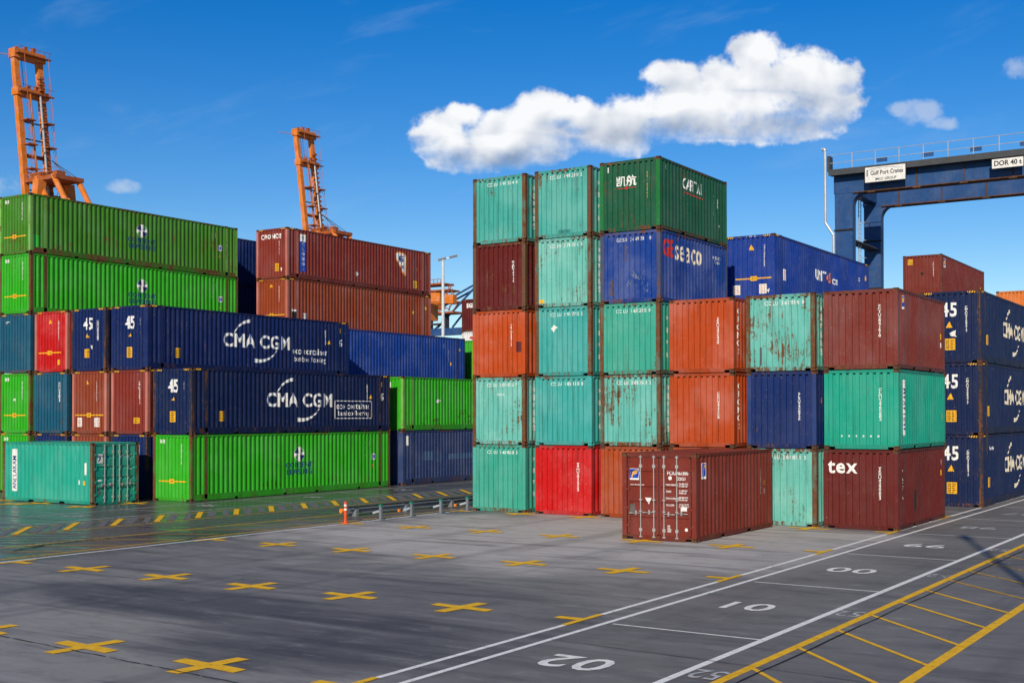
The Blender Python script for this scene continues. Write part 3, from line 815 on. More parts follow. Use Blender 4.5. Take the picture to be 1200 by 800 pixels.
rpost_g = paint('post_rust_over_green', (0.070, 0.130, 0.020), 0.86, 0.3, 0.7)
rpost_n = paint('post_grimy_navy', (0.018, 0.022, 0.045), 0.72, 0.3, 0.7)
palepost_g = paint('post_sunbleached_green', (0.150, 0.360, 0.060), 0.62, 0.4, 0.7)

RUSTW = worn('rust_ragged', (0.085, 0.040, 0.020), 0.95, 0.8, 4)
H20, H45 = 2.591, 2.896
MY = 39.73
MX = dict(A=-25.0, B=-22.14, C=-19.32, D=-16.55, E=-13.64, F=-10.94)
def jit(a=0.022): return random.uniform(-a, a)
G20 = 'short containers stacked in the tall front block'
def main(colk, lv, mat, label, **k):
    return container('20', MX[colk] + jit(), MY + jit(0.03), lv * H20, mat, label, G20, **k)
CHN4, CHN6 = '中国海运', '中国海运集团'
def cclu(c, num, chars=CHN4, v=None):
    end_number(c, num, v=v)
    k = len(chars); st_ = 0.44 if k == 4 else 0.29
    for i, ch in enumerate(chars): T(c, 'side', ch, 0.62, 1.35 + ((k - 1) / 2 - i) * st_, 0.20 if k == 4 else 0.25, WHITE, bold=0.004)

# --- column A
c = main('A', 0, teal_g, 'teal-green container at ground level between the low guard rail and the bright red one', post=teal_g); cclu(c, 'CCLU 160868 3')
c = main('A', 1, teal_pale, 'pale teal container with rust streaks in a row, directly under an orange container', post=rpost_t); cclu(c, 'CCLU 207032 7', CHN6)
T(c, 'end', 'CHINA', 1.30, 1.92, 0.10, WHITE_OLD)
c = main('A', 2, orange, 'orange container between a dark red one above and a pale teal one below', post=orange); end_vnum(c, 'TRIU480112', 1.80, 1.60)
S(c, 'end', [rect(2.02, 2.26, .95, 1.35)], dred); 
c = main('A', 3, dred, 'dark red container with pale scratches under a rust-speckled teal container', post=rpost); end_vnum(c, 'GLDU205179', 1.86, 1.45)
c = main('A', 4, teal, 'rust-speckled teal container on top of the dark red container', post=rpost_t); cclu(c, 'CCLU 191324 8', CHN6)
# --- column B
c = main('B', 0, bred, 'bright red container at ground level between teal-green and orange-brown ones', post=bred); end_vnum(c, 'TTNU2916733', 1.84, 1.42, size=0.12)
c = main('B', 1, teal_b, 'blue-teal clean container standing on the bright red container', post=teal_b, cast=teal_b); cclu(c, 'CCLU 185138 8')
c = main('B', 2, teal_b, 'blue-teal container with a pale peeled sticker mark, third in its stack', post=rpost_t); cclu(c, 'CCLU 191775 2')
S(c, 'end', [[(.70, 1.78), (.78, 1.92), (.88, 1.88), (.98, 1.82), (.88, 1.74), (.80, 1.62)]], STICKW)
c = main('B', 3, teal_pale, 'pale minty container with a yellow scuff at its lower corner, beside the scuffed blue container', post=rpost_t); cclu(c, 'CCLU 276301 5', CHN6)
S(c, 'end', [[(.18, .17), (.42, .17), (.40, .27), (.27, .31), (.2, .25)]], YELLOW)
c = main('B', 4, teal, 'teal container with two brown dots, top of its stack beside the bottle-green container', post=rpost); cclu(c, 'CCLU 198289 2')
S(c, 'end', [rect(1.0, 1.55, .155, .29)], paint('patch_dark_teal', (.03, .2, .18), .2, .2))
# --- column C
c = main('C', 0, orange3, 'orange-brown container at ground level half hidden behind the loose maroon container', post=orange3)
c = main('C', 1, teal_rust, 'pale teal container with heavy rust drips and a repainted bottom band', post=rpost_t); cclu(c, 'CCLU 288363 2', CHN6)
c = main('C', 2, teal_g, 'clean green-teal container directly under the blue container with red and cream letters', post=rpost_t); cclu(c, 'CCLU 160205 0')
c = main('C', 3, blue, 'scuffed blue container with red and cream company lettering on its side', post=paint('post_scuffed_blue', (.05, .06, .13), .6, .8)); end_number(c, 'GESU 344978 10', WHITE_OLD)
TF(c, 'side', 'GE', .29, 1.18, 1.64, 2.30, REDINK, .022, 1.12, .004); TF(c, 'side', 'seaco', 1.27, 3.60, 1.58, 2.16, CREAM, .010, 1.16, .004)
T(c, 'side', 'GE SEACO\nSU 344', 5.05, 1.95, 0.17, WHITE_OLD)
SCUFF = worn('scuff_pale', (.12, .16, .27), 1.12, .6, 3.5)
S(c, 'end', [[(1.0, .3), (1.5, .2), (1.95, .4), (1.9, .9), (1.6, 1.25), (1.2, 1.1)]], SCUFF, 'scuff', d=.002)
S(c, 'end', [rect(.98, 1.08, 1.5, 2.1), [(.4, .3), (.55, .28), (.5, .9), (.42, .8)]], worn('scuff_rust', (.10, .07, .07), .7, .7, 5), 'scuff', d=.002)
c = main('C', 4, dgreen, 'bottle-green container with a red-underlined name, highest of the tall block', post=paint('post_bright_green', (.012, .14, .03), .3, .3)); end_vnum(c, 'CAPITALLEASE', 1.92, 1.62, paint_y := YELLOW, 0.10)
T(c, 'end', '凯', .86, 1.80, 0.40, WHITE, bold=0.012); T(c, 'end', '航', 1.28, 1.80, 0.40, WHITE, bold=0.012); S(c, 'end', [rect(.70, 1.46, 1.56, 1.585)], REDINK); S(c, 'end', [circle(1.1, 1.57, .05, 12)], REDINK, d=.004)
TF(c, 'side', 'CAPITAL', 2.02, 3.75, 1.72, 2.14, WHITE, .012, 1.05); S(c, 'side', [[(2.1, 1.58), (3.8, 1.56), (3.8, 1.60), (2.1, 1.62)]], REDINK)
S(c, 'end', [rect(.3, .34, 2.2, 2.4)], STICKW)
side_vnum(c, 'CPIU20155642', 4.85, 1.5); side_vnum(c, '22G1KG', 5.2, 1.6, size=.07); data_lines(c, 'side', 5.25, .75, .18, 2)
S(c, 'side', [rect(.5, .55, 2.2, 2.35)], STICKW)
# --- column D
c = main('D', 0, orange3, 'orange container at ground level hidden behind the loose maroon container')
c = main('D', 1, orange2, 'lower of two orange containers with stacked white letters on the shaded side', post=orange2, rail=orange2); end_vnum(c, 'CRXU2417708', 1.84, 1.45); T(c, 'side', stacked('CRONOS'), 0.50, 1.42, 0.30, WHITE, bold=0.02, line=0.92)
c = main('D', 2, orange2, 'upper of two orange containers, beside the rust-mottled teal container', post=orange2); end_vnum(c, 'IEAU2475448', 1.84, 1.45); T(c, 'side', stacked('CRONOS'), 0.50, 1.42, 0.30, WHITE, bold=0.02, line=0.92)
# --- column E
c = main('E', 0, teal_pale, 'light teal container at ground level between the loose maroon box and the tex container', post=rpost_t); end_number(c, 'CCLU 201801 3'); T(c, 'side', '\n'.join('CHINA SHIPPING'), 0.62, 1.25, 0.13, WHITE, line=.85)
c = main('E', 1, navy, 'navy container with scratches between a mottled teal one above and a teal one below', post=paint('post_navy_blue', (.02, .04, .14), .5, .4)); end_vnum(c, 'SLSU2408936', 1.84, 1.40); T(c, 'side', stacked('SG'), 0.58, 1.72, 0.28, ORANGEINK, bold=.03, line=.9)
c = main('E', 2, teal_rust, 'rust-mottled teal container on top of the navy one', post=rpost_t); cclu(c, 'CCLU 261956 0', CHN6)
S(c, 'end', [rect(.50, .56, .20, .82)], paint('scrape_grey', (.12, .12, .13), .3, .3))
# --- column F
c = main('F', 0, maroon3, 'dark oxblood container marked tex, on the ground beside the double white line', post=maroon3)
bm = text_bm('tex', 0.66, 0.022, 'CENTER', 1.12)
[drape(c, 'end', b_, 0.62, 2.02, WHITE, 'letter') for b_ in split_letters(bm, -0.001)]
end_vnum(c, 'TEXU4298653', 1.84, 1.50, size=.12); T(c, 'side', stacked('. V A Z 7 A'.replace(' ', '')), .62, 1.55, .20, WHITE_OLD, line=1.0); side_vnum(c, 'KGS', 5.55, 2.0); S(c, 'side', [rect(5.5, 5.58, 1.55, 1.75)], YELLOW)
S(c, 'side', [[(2.02, .55), (2.16, .50), (2.2, 1.05), (2.14, 1.35), (2.06, 1.1)]], DARK)
c = main('F', 1, teal_fresh, 'bright sea-green container with a white vertical name strip on its side', post=teal_fresh); end_vnum(c, 'CLHU2960682', 1.84, 1.45, size=.12)
S(c, 'side', [rect(.62, .94, .45, 2.25)], STICKW); T(c, 'side', 'ANJ LAKAM', .78, 1.28, .27, NAVYINK, rot=90, bold=.015, d=.005); side_vnum(c, 'CL', 5.45, 1.15); S(c, 'side', [rect(5.55, 5.64, .95, 1.15)], YELLOW)
S(c, 'end', [rect(.55 + .24 * i, .61 + .24 * i, .40, .46) for i in range(6)], WHITE_OLD)
c = main('F', 2, maroon2, 'faded maroon container with a small blue and yellow logo, above the bright sea-green one', post=maroon2); end_vnum(c, 'FCIU2841618', 1.84, 1.55, size=.12)
def florens(c, face, u0, u1, v0, v1, flat=False):
    S(c, face, [rect(u0, u1, v0, v1)], STICKW, 'logo_mark', .0025, flat)
    w, h = u1 - u0, v1 - v0
    S(c, face, [rect(u0 + w * .05, u1 - w * .05, v0 + h * .16, v1 - h * .04)], STICKBLUE, 'logo_mark', .0045, flat)
    q = lambda pts: [(u0 + w * x, v0 + h * y) for x, y in pts]
    S(c, face, [q([(.20, .22), (.34, .22), (.40, .60), (.88, .74), (.86, .88), (.55, .82), (.28, .70)]), q([(.36, .44), (.62, .50), (.80, .62), (.78, .68), (.55, .60), (.38, .56)])], YELLOW, 'logo_mark', .0065, flat)
florens(c, 'side', .48, .84, 1.95, 2.38); S(c, 'side', [rect(5.5, 5.58, 1.2, 1.4)], YELLOW); S(c, 'side', [rect(5.5, 5.58, .9, 1.08)], STICKW)

# --- loose maroon container standing in front of the block
c = container('20', -14.94, 33.07, 0, maroon, 'loose maroon container with white lock rods on its doors, standing in front of the block', post=maroon, door='end', rail=maroon)
florens(c, 'end', .24, .56, 1.78, 2.12, True)
T(c, 'end', 'www.florens.com', .50, 1.64, .065, WHITE, flat=True)
S(c, 'end', [[(.76, 1.26), (.98, 1.26), (.87, 1.06)]], STICKW, flat=True)
S(c, 'end', [rect(.23, .42, .80, 1.05)], PLATE, flat=True)
T(c, 'end', 'FCIU', 1.62, 2.00, .145, WHITE, bold=.02, flat=True); T(c, 'end', '461890 6', 2.02, 2.00, .145, WHITE, bold=.02, flat=True, sx=.82)
T(c, 'end', '22G1', 1.95, 1.84, .13, WHITE, bold=.02, flat=True)
S(c, 'end', [circle(1.58, 1.86, .06, 18)], STICKW, flat=True)
for i, (a, b) in enumerate((('MAX.GROSS', '30.480 KG\n67.200 LB'), ('TARE', '2.180 KG\n4.800 LB'), ('MAX.CARGO', '28.300 KG\n62.400 LB'), ('CU.CAP.', '33.2 CU.M\n1.170 CU.F'))):
    v = 1.66 - i * .20
    T(c, 'end', a, 1.44, v, .072, WHITE, bold=.02, align='LEFT', flat=True); T(c, 'end', b, 1.86, v, .068, WHITE, bold=.02, align='LEFT', flat=True)
S(c, 'end', [rect(1.92, 2.12, .90, 1.02)], STICKW, flat=True); S(c, 'end', [circle(2.10, .36, .05, 14)], STICKW, flat=True)
data_lines(c, 'end', 1.50, .44, .14, 4, WHITE_OLD)
florens(c, 'side', .42, .72, 1.83, 2.30); side_vnum(c, 'FCIU4618906', 5.02, 1.55, WHITE_OLD); side_vnum(c, '22G1', 5.35, 2.0, WHITE_OLD); S(c, 'side', [rect(5.34, 5.45, 1.42, 1.58)], YELLOW); S(c, 'side', [rect(5.34, 5.45, 1.14, 1.32)], STICKW)
S(c, 'side', [[(3.9 + .28 * i, .72 - .03 * i), (4.0 + .28 * i, .72), (3.98 + .28 * i, 1.0), (3.92 + .28 * i, .98)] for i in range(4)], DARK)

# --- small sea-green container lying across the lane by the left block (its doors turned to the lane)
c = container('20', 0, 0, 0, teal_small, 'short sea-green container standing crosswise on wet ground by the long containers', post=rpost_t, door='rear', rot=R(-90), center=(-42.48 - 6.058 / 2, 33.67 + CW / 2, 0))
S(c, 'side', [rect(.62, 1.04, .44, 2.28)], STICKW); T(c, 'side', 'ANJ LAKAM', .83, 1.26, .28, NAVYINK, rot=90, bold=.015, d=.005)
side_vnum(c, 'CLHU200864142', 4.92, 1.62); side_vnum(c, '22G1KGS', 5.2, 1.55, WHITE_OLD, .07); S(c, 'side', [rect(5.55, 5.65, 1.25, 1.75)], STICKW); S(c, 'side', [rect(5.42, 5.58, .82, 1.0)], YELLOW); S(c, 'side', [rect(5.12, 5.24, .84, 1.02)], STICKW)
S(c, 'rear', [rect(.24, .56, 1.74, 2.12)], STICKW, flat=True); S(c, 'rear', [[(.3, 1.8), (.36, 1.8), (.50, 2.0), (.44, 2.02)], [(.44, 1.9), (.5, 1.88), (.42, 2.04)]], NAVYINK, d=.005, flat=True)
S(c, 'rear', [circle(.80, 1.98, .055, 14)], STICKBLUE, flat=True)
T(c, 'rear', 'www.china.com', .62, 1.66, .07, WHITE, flat=True); T(c, 'rear', 'CLHU', 1.50, 2.02, .13, WHITE, bold=.02, flat=True); T(c, 'rear', '28197  2', 2.0, 2.02, .13, WHITE, bold=.02, flat=True); T(c, 'rear', '22G1', 1.92, 1.88, .11, WHITE, flat=True)
for i in range(4):
    v = 1.58 - .13 * i - (.22 if i > 1 else 0)
    T(c, 'rear', ('GROSS', 'KG', 'TARE', 'CAP')[i], 1.44, v, .08, WHITE, bold=.02, flat=True); T(c, 'rear', ('30.480', '67.200', '2.230', '33.20')[i], 1.94, v, .08, WHITE, bold=.02, flat=True)
S(c, 'rear', [rect(.30, .50, .98, 1.05)], STICKW, flat=True); S(c, 'rear', [rect(.32, .45, .42, .70)], PLATE, flat=True); S(c, 'rear', [circle(2.05, .30, .05, 12)], STICKBLUE, flat=True)

# ------------------------------------------------------------------ left block: long containers
LY, LY2 = 37.26, 52.12
LX = (None, -40.475, -43.29, -46.07, -48.83, -51.60, -54.40)
G45 = 'long containers stacked in the left block'
def left(cl, lv, mat, label, bay=1, t='45', **k):
    hh = TYPES[t][1]
    return container(t, LX[cl] + jit(), (LY if bay == 1 else LY2) + jit(0.03), (lv - 1) * H45, mat, label, G45, **k)
def consent(c, worn_=False):
    u, v = 6.80, 1.88
    S(c, 'side', [circle(u, v, .34, 28)], STICKW, 'logo_mark')
    S(c, 'side', [circle(u - .03, v + .03, .29, 8, 95, 175), circle(u + .03, v - .03, .29, 8, 275, 355)], NAVYINK, 'logo_mark', .005)
    S(c, 'side', [circle(u + .06, v + .06, .24, 8, 10, 80), circle(u - .06, v - .06, .24, 8, 190, 260)], GREENINK, 'logo_mark', .005)
    TF(c, 'side', 'CONSENT', 5.9, 7.72, 1.24, 1.50, NAVYINK, .012, 1.05)
    TF(c, 'side', 'LEASING', 5.95, 7.70, .92, 1.18, NAVYINK, .012, 1.05)
    side_vnum(c, 'CSFU4501182', 11.75, 2.0, WHITE_OLD); side_vnum(c, 'KGSLB', 12.05, 2.3, WHITE_OLD, .07)
    S(c, 'side', [rect(12.2, 12.5, 1.45, 1.75)], STICKW); S(c, 'side', [rect(12.24, 12.34, 1.5, 1.70), rect(12.37, 12.46, 1.5, 1.70)], STICKBLUE, d=.005)
    S(c, 'side', [rect(12.27, 12.37, 1.05, 1.2)], ORANGEINK)
    lockbar(c, 0.86); end_vnum(c, 'CSFU450118', 1.80, 2.05, WHITE_OLD, .11); S(c, 'end', [rect(.46, .53, 2.52, 2.68), rect(.66, .73, 2.52, 2.68)], STICKW)
def cmacgm(c, style=1, front=True):
    u, v = 6.45, 1.55
    TF(c, 'side', 'CMA CGM', 4.58, 9.18, 1.22, 1.90, WHITE, .026, 1.06, .004); u, v = 6.75, 1.55
    S(c, 'side', arc_polys(u - .25, v - .06, 1.30, 1.05, 160, 96, .03, .17), WHITE, 'logo_mark', .004)
    S(c, 'side', arc_polys(u + .20, v + .16, 1.45, 1.10, 258, 330, .20, .03), WHITE, 'logo_mark', .004)
    if style == 1:
        TF(c, 'side', 'eco container', 9.35, 12.0, 1.06, 1.38, WHITE, .016, 1.08); TF(c, 'side', 'bamboo flooring', 9.5, 11.85, .60, .96, WHITE, .006, 1.08)
    elif style == 2:
        TF(c, 'side', 'eco container', 9.5, 12.05, 1.14, 1.44, WHITE, .014, 1.08); TF(c, 'side', 'bamboo flooring', 9.6, 12.0, .74, 1.06, WHITE, .006, 1.08)
        a0, a1, b0, b1 = 9.33, 12.22, .66, 1.56
        S(c, 'side', [rect(a0, a1, b0, b0 + .035), rect(a0, a1, b1 - .035, b1), rect(a0, a0 + .04, b0, b1), rect(a1 - .04, a1, b0, b1)], WHITE, d=.004)
    label_square(c, 'side', 1.62, 1.95, .58, 1.02)
    side_vnum(c, 'CMAU8412457', 11.85, 2.0); triangle(c, 'side', 12.15, 1.78, .11); 
    S(c, 'side', [rect(12.99, 13.12, 2.3, 2.55)], YELLOW)
    T(c, 'side', '45', 13.05, 1.75, .50, WHITE, bold=.03, sx=.6)
    TF(c, 'end', '45', .93, 1.55, 1.84, 2.42, WHITE, .026, 1.06); triangle(c, 'end', 1.25, 1.60, .105); label_square(c, 'end', 1.05, 1.39, .55, 1.02)
    end_vnum(c, 'CMAU4512043', 1.90, 1.85)
    hazard(c)
# column 1
c = left(1, 1, green, 'lime green long container at ground level in front of the wet lane, with round logo', post=rpost_g); consent(c)
S(c, 'side', [[(4.3 + .28 * i, .42 + .05 * (i % 2)), (4.38 + .28 * i, .42), (4.36 + .28 * i, .66), (4.32 + .28 * i, .72)] for i in range(5)] + [[(8.6 + .28 * i, .46), (8.70 + .28 * i, .46), (8.68 + .28 * i, .74), (8.62 + .28 * i, .68)] for i in range(5)], RUSTW, 'rust_patch')
c = left(1, 2, cma2, 'navy long container with boxed slogan, standing on the ground-level lime green one', post=rpost_n); cmacgm(c, 2)
# column 2
c = left(2, 1, navy, 'navy long container behind the short sea-green one, under a brick red one', post=rpost_n); hazard(c); end_vnum(c, 'MSKU4481120', 1.88, 1.95)
c = left(2, 2, brick, 'brick red long container wedged beside the navy 45 one, with a small yellow sticker', post=pinkpost); hazard(c); end_vnum(c, 'TRIU45208713', 1.86, 1.85); label_square(c, 'end', 1.52, 1.86, .48, .74, lines=3)
c = left(2, 3, cma, 'navy long container with unboxed slogan, third level, in front of lime green sides', post=cma); cmacgm(c, 1)
# column 3
c = left(3, 1, brown, 'reddish brown long container at ground level behind the short sea-green one', post=pinkpost); hazard(c)
c = left(3, 2, brown, 'reddish brown long container with yellow lock bar and two white stickers', post=pinkpost); hazard(c); lockbar(c, .86, .22, 2.2); triangle(c, 'end', 1.08, 2.38, .10); end_vnum(c, 'SEGU4501942', 1.72, 1.95)
for u in (.38, 1.58): label_square(c, 'end', u, u + .33, .32, .74, STICKW, 4, STICKPINK)
c = left(3, 3, cma, 'navy long container marked 45 squeezed beside a red container', post=rpost_n); hazard(c)
TF(c, 'end', '45', .86, 1.46, 1.90, 2.46, WHITE, .026, 1.06); triangle(c, 'end', 1.12, 1.64, .10); label_square(c, 'end', .94, 1.26, .62, 1.02); end_vnum(c, 'CMAU4501287', 1.84, 1.85); S(c, 'end', [[(1.4, 1.0), (1.5, .98), (1.47, 1.16), (1.38, 1.18)]], STICKW)
# column 4
c = left(4, 1, navy, 'navy long container at ground level with yellow height tabs, behind the sea-green roof', post=rpost_n); hazard(c)
c = left(4, 2, petrol, 'petrol blue long container with rusty lower edge between green and reddish brown ones', post=petrol); hazard(c); end_vnum(c, 'PONU4518811', 1.84, 1.95)
c = left(4, 3, bred, 'bright red long container with pale pink post and yellow lock bar', post=pinkpost); hazard(c); lockbar(c, .92, .28, 1.95); triangle(c, 'end', 1.15, 2.40, .10); end_vnum(c, 'UNIU4507331', 1.78, 1.95); S(c, 'end', [rect(1.66, 1.84, .34, .58)], YELLOW)
# column 5
c = left(5, 1, green, 'lime green long container at ground level partly behind the short sea-green one', post=rpost_g); hazard(c); S(c, 'end', [rect(.46, .53, 2.52, 2.68), rect(.66, .73, 2.52, 2.68)], STICKW)
c = left(5, 2, green, 'lime green long container with yellow bar, beside a petrol blue one', post=rpost_g); lockbar(c, .86); end_vnum(c, 'CSFU450441', 1.80, 2.05, WHITE_OLD, .11); S(c, 'end', [rect(.46, .53, 2.52, 2.68), rect(.66, .73, 2.52, 2.68), [(1.1, 1.6), (1.3, 1.5), (1.2, 1.7)]], STICKW)
c = left(5, 3, petrol, 'petrol blue long container directly under two stacked lime green ones', post=petrol); hazard(c); data_lines(c, 'end', .5, 2.5, .25, 2)
c = left(5, 4, green, 'lime green long container with round logo, under the grimy green top one', post=rpost_g); consent(c)
c = left(5, 5, olive, 'grimy olive green long container with round logo, topmost of its stack', post=palepost_g); consent(c)
for sy in (0,):
    S(c, 'side', [rect(.17, .60, .16, .9)], paint('patch_new_green', (.03, .36, .03), .2, .1), 'paint_patch')
# second bay of the left block
c = left(1, 1, slate, 'dusty slate blue long container at ground level beyond the lime green one', 2, post=slate); S(c, 'side', [rect(.3, .5, 2.1, 2.62)], STICKW)
for i, (a, w) in enumerate(((1.8, .9), (3.0, .6), (4.1, 2.6), (7.4, 1.2))): S(c, 'side', [rect(a, a + w, 1.25 - .12 * (i % 2), 1.75 - .1 * i)], paint('patch_pale_slate_%d' % (i % 2), ((.05, .10, .20), (.035, .065, .15))[i % 2], .2, .6), 'paint_patch')
c = left(1, 2, green, 'lime green long container with big rust patches beyond the boxed slogan container', 2, post=palepost_g); S(c, 'end', [rect(1.5, 1.6, 2.3, 2.6)], STICKW)
S(c, 'side', [[(2.6, .2), (3.4, .2), (3.3, .55), (3.0, .75), (2.7, .5)], [(4.4, .2), (6.4, .2), (6.3, .8), (5.9, 1.15), (5.3, 1.05), (5.0, .6), (4.6, .55)], [(.95, .2), (2.2, .2), (1.9, .42), (1.2, .5)]], RUSTW, 'rust_patch')
S(c, 'side', [[(2.9, 1.55), (3.2, 1.5), (3.45, 1.62), (3.2, 1.72)]], STICKW)
c = left(3, 3, royal, 'royal blue long container with shadow across its corner, behind the unboxed slogan one', 2, post=paint('post_royal_grimy', (.012, .03, .12), .7, .3)); side_vnum(c, 'SUDU4501885', 11.9, 1.7, WHITE_OLD); T(c, 'side', 'I', 11.4, 2.3, .4, WHITE, bold=.05); triangle(c, 'side', 13.1, 2.2, .12); S(c, 'side', [rect(12.1, 12.2, 1.1, 1.3)], YELLOW)
c = left(4, 4, rbrown, 'orange-brown long container supporting the brick red one with white capitals', 2, post=pinkpost, rail=rbrown); hazard(c); lockbar(c, .80, .2, 2.2); triangle(c, 'end', 1.15, 2.5, .10); end_vnum(c, 'CRSU4500713', 1.78, 2.0, WHITE_OLD); label_square(c, 'side', 1.3, 1.65, .55, .95, STICKW, 4); S(c, 'side', [rect(.40, .85, .55, 1.0)], BLACK); S(c, 'side', [rect(.40, .85, 1.0, 1.12)], STICKW); side_vnum(c, 'CRSU4500713', 11.4, 1.9, WHITE_OLD); S(c, 'side', [rect(11.75, 11.85, 1.6, 1.8)], YELLOW); triangle(c, 'side', 13.15, 2.1, .12)
c = left(4, 5, brick, 'brick red long container with white capitals and blue name strip, topmost of its stack', 2, post=pinkpost, rail=brick); hazard(c)
T(c, 'end', 'CRONOS', 1.16, 2.42, .36, WHITE, bold=.03, space=1.28, sx=.9); end_vnum(c, 'CRSU4506012', 1.80, 1.75, WHITE_OLD, .09); label_square(c, 'end', 1.42, 1.76, .42, .86); S(c, 'end', [[(1.85, .5), (1.97, .38), (2.02, .55), (1.9, .66)]], WHITE_OLD)
S(c, 'side', [rect(1.10, 1.58, .45, 2.20)], STICKBLUE); S(c, 'side', [rect(1.10, 1.58, 2.20, 2.62)], STICKW); T(c, 'side', 'III', 1.34, 2.41, .25, NAVYINK, d=.005); T(c, 'side', stacked('CRONOS'), 1.34, 1.33, .31, WHITE, bold=.02, line=.93, d=.005)
u, v = 10.55, 2.05
S(c, 'side', [[(u - .62, v + .42), (u - .3, v + .58), (u + .4, v + .52), (u + .55, v + .3), (u + .50, v - .9), (u + .3, v - 1.0), (u - .1, v - .4), (u - .55, v + .05)]], ORANGEINK, 'logo_mark')
S(c, 'side', [[(u - .54, v + .38), (u - .3, v + .50), (u + .36, v + .44), (u + .46, v + .26), (u + .42, v - .78), (u + .3, v - .84), (u - .04, v - .36), (u - .46, v + .08)]], STICKW, 'logo_mark', .005)
T(c, 'side', '45', u - .02, v + .10, .55, NAVYINK, bold=.03, d=.007); T(c, 'side', 'ft', u + .2, v - .42, .34, NAVYINK, bold=.03, d=.007)
side_vnum(c, 'CRSU4506012', 11.95, 1.85, WHITE_OLD); S(c, 'side', [rect(12.2, 12.32, 1.55, 1.75)], YELLOW); label_square(c, 'side', 11.85, 12.2, .42, .88); S(c, 'side', [[(6.0, .8), (6.15, .95), (6.3, .8), (6.15, .62)]], WHITE_OLD)
c = left(6, 4, navy, 'navy long container in deep shade behind the lower lime green one', 2)
c = left(6, 5, navy, 'navy long container with shadow edge behind the grimy olive green one', 2)
HID = 'plain long container low in a stack, hidden behind the front row'
for cl, lvs in ((3, (1, 2)), (4, (1, 2, 3)), (6, (1, 2, 3))):
    for lv in lvs:
        c = container('45', LX[cl] + jit(), LY2 + jit(), (lv - 1) * H45, slate, HID, 'containers hidden behind the front rows', far=True)
# third and fifth rows far back, seen through the gap
LY3 = 67.35
for lv in (1, 2, 3):
    c = container('45', LX[3], LY3, (lv - 1) * H45, green, ('lime green container edge seen in the gap beside the royal blue one' if lv == 3 else HID), G45 if lv == 3 else 'containers hidden behind the front rows', post=palepost_g, far=True)
EY = 80.7
for lv in range(5):
    if lv == 4: lb, mt = 'small dark red container behind the gap, on top of a white box', dred
    elif lv == 3: lb, mt = 'white container with red and blue mark under the small dark red one', whitebox
    else: lb, mt = HID, slate
    c = container('40', -54.36, EY, lv * H20, mt, lb, G45 if lv > 2 else 'containers hidden behind the front rows', far=True)
    if lv == 4: T(c, 'end', 'EGS', .82, 2.05, .48, WHITE, bold=.04, sx=.85)
    if lv == 3: S(c, 'end', [rect(.75, 1.4, 2.0, 2.18)], REDINK); S(c, 'end', [[(.95, 1.6), (1.2, 1.6), (1.15, 2.0), (1.0, 2.0)]], STICKBLUE)

# ------------------------------------------------------------------ right block behind the tall one
RY0 = 51.42
GR = 'long containers stacked behind the tall block'
for lv in range(3):
    c = container('45', -10.88 + jit(), RY0 + jit(), lv * H45, cma2, ('navy long container on the ground, beside the double white line, lowest of its stack', 'navy long container in the middle of the stack beside the double white line', 'navy long container with a torn white sticker, topmost beside the double white line')[lv], GR, post=rpost_n, rail=cma2)
    u, v = 4.55, 1.62
    TF(c, 'side', 'CMA CGM', 4.30, 8.90, 1.22, 1.90, CREAM, .026, 1.06, .004); u, v = 6.4, 1.50
    S(c, 'side', arc_polys(u - .30, v - .06, 1.25, 1.02, 158, 100, .03, .17), CREAM, 'logo_mark', .004)
    S(c, 'side', arc_polys(u + .20, v + .16, 1.35, 1.10, 262, 325, .20, .03), CREAM, 'logo_mark', .004)
    TF(c, 'end', '45', .86, 1.50, 1.86, 2.44, WHITE, .026, 1.06); triangle(c, 'end', 1.20, 1.55, .13); label_square(c, 'end', 1.02, 1.42, .52, .98)
    end_vnum(c, 'CMAU4508417', 1.86, 1.75, size=.12); hazard(c); label_square(c, 'side', 1.15, 1.45, .75, 1.15)
    if lv == 2: S(c, 'end', [[(1.2, 1.20), (1.45, 1.32), (1.42, 1.12), (1.5, 1.05), (1.25, 1.08)]], STICKW)
    if lv == 0: T(c, 'side', 'A new', 1.7, 2.35, .30, WHITE, bold=.02)
c = container('45', MX['C'], 51.0, 3 * H45, unitb, 'cobalt blue long container with yellow lock bar behind the scuffed blue one', GR, post=unitb); hazard(c)
lockbar(c, .98, .62, 2.36); triangle(c, 'end', 1.36, 2.35, .12); end_vnum(c, 'UNIU451204', 1.96, 1.95, size=.12)
for u in (.50, 1.72): label_square(c, 'end', u, u + .34, .30, .72, STICKW, 4, STICKPINK)
T(c, 'end', 'UNIT45.com', 1.36, H45 - .07, .08, WHITE, d=.012); S(c, 'end', [[(2.05, .45), (2.15, .30), (2.2, .52)]], STICKW); label_square(c, 'side', 1.15, 1.45, .95, 1.45, STICKW, 3, STICKPINK)
TF(c, 'side', 'UNIT', 5.37, 6.86, 1.36, 1.86, WHITE, .03, 1.05); TF(c, 'side', '45', 6.95, 7.62, 1.36, 1.86, ORANGEINK, .03); TF(c, 'side', '.com', 7.75, 8.65, 1.36, 1.64, WHITE, .02)
T(c, 'side', 'c', 12.1, 2.0, .35, WHITE, bold=.03); triangle(c, 'side', 13.2, 2.15, .14)
HID2 = 'plain long container low in a stack, hidden behind the tall front block'
for lv in range(3): container('45', MX['C'], 51.0, lv * H45, slate, HID2, 'containers hidden behind the tall block', far=True)
BY = 80.2
zz = 0
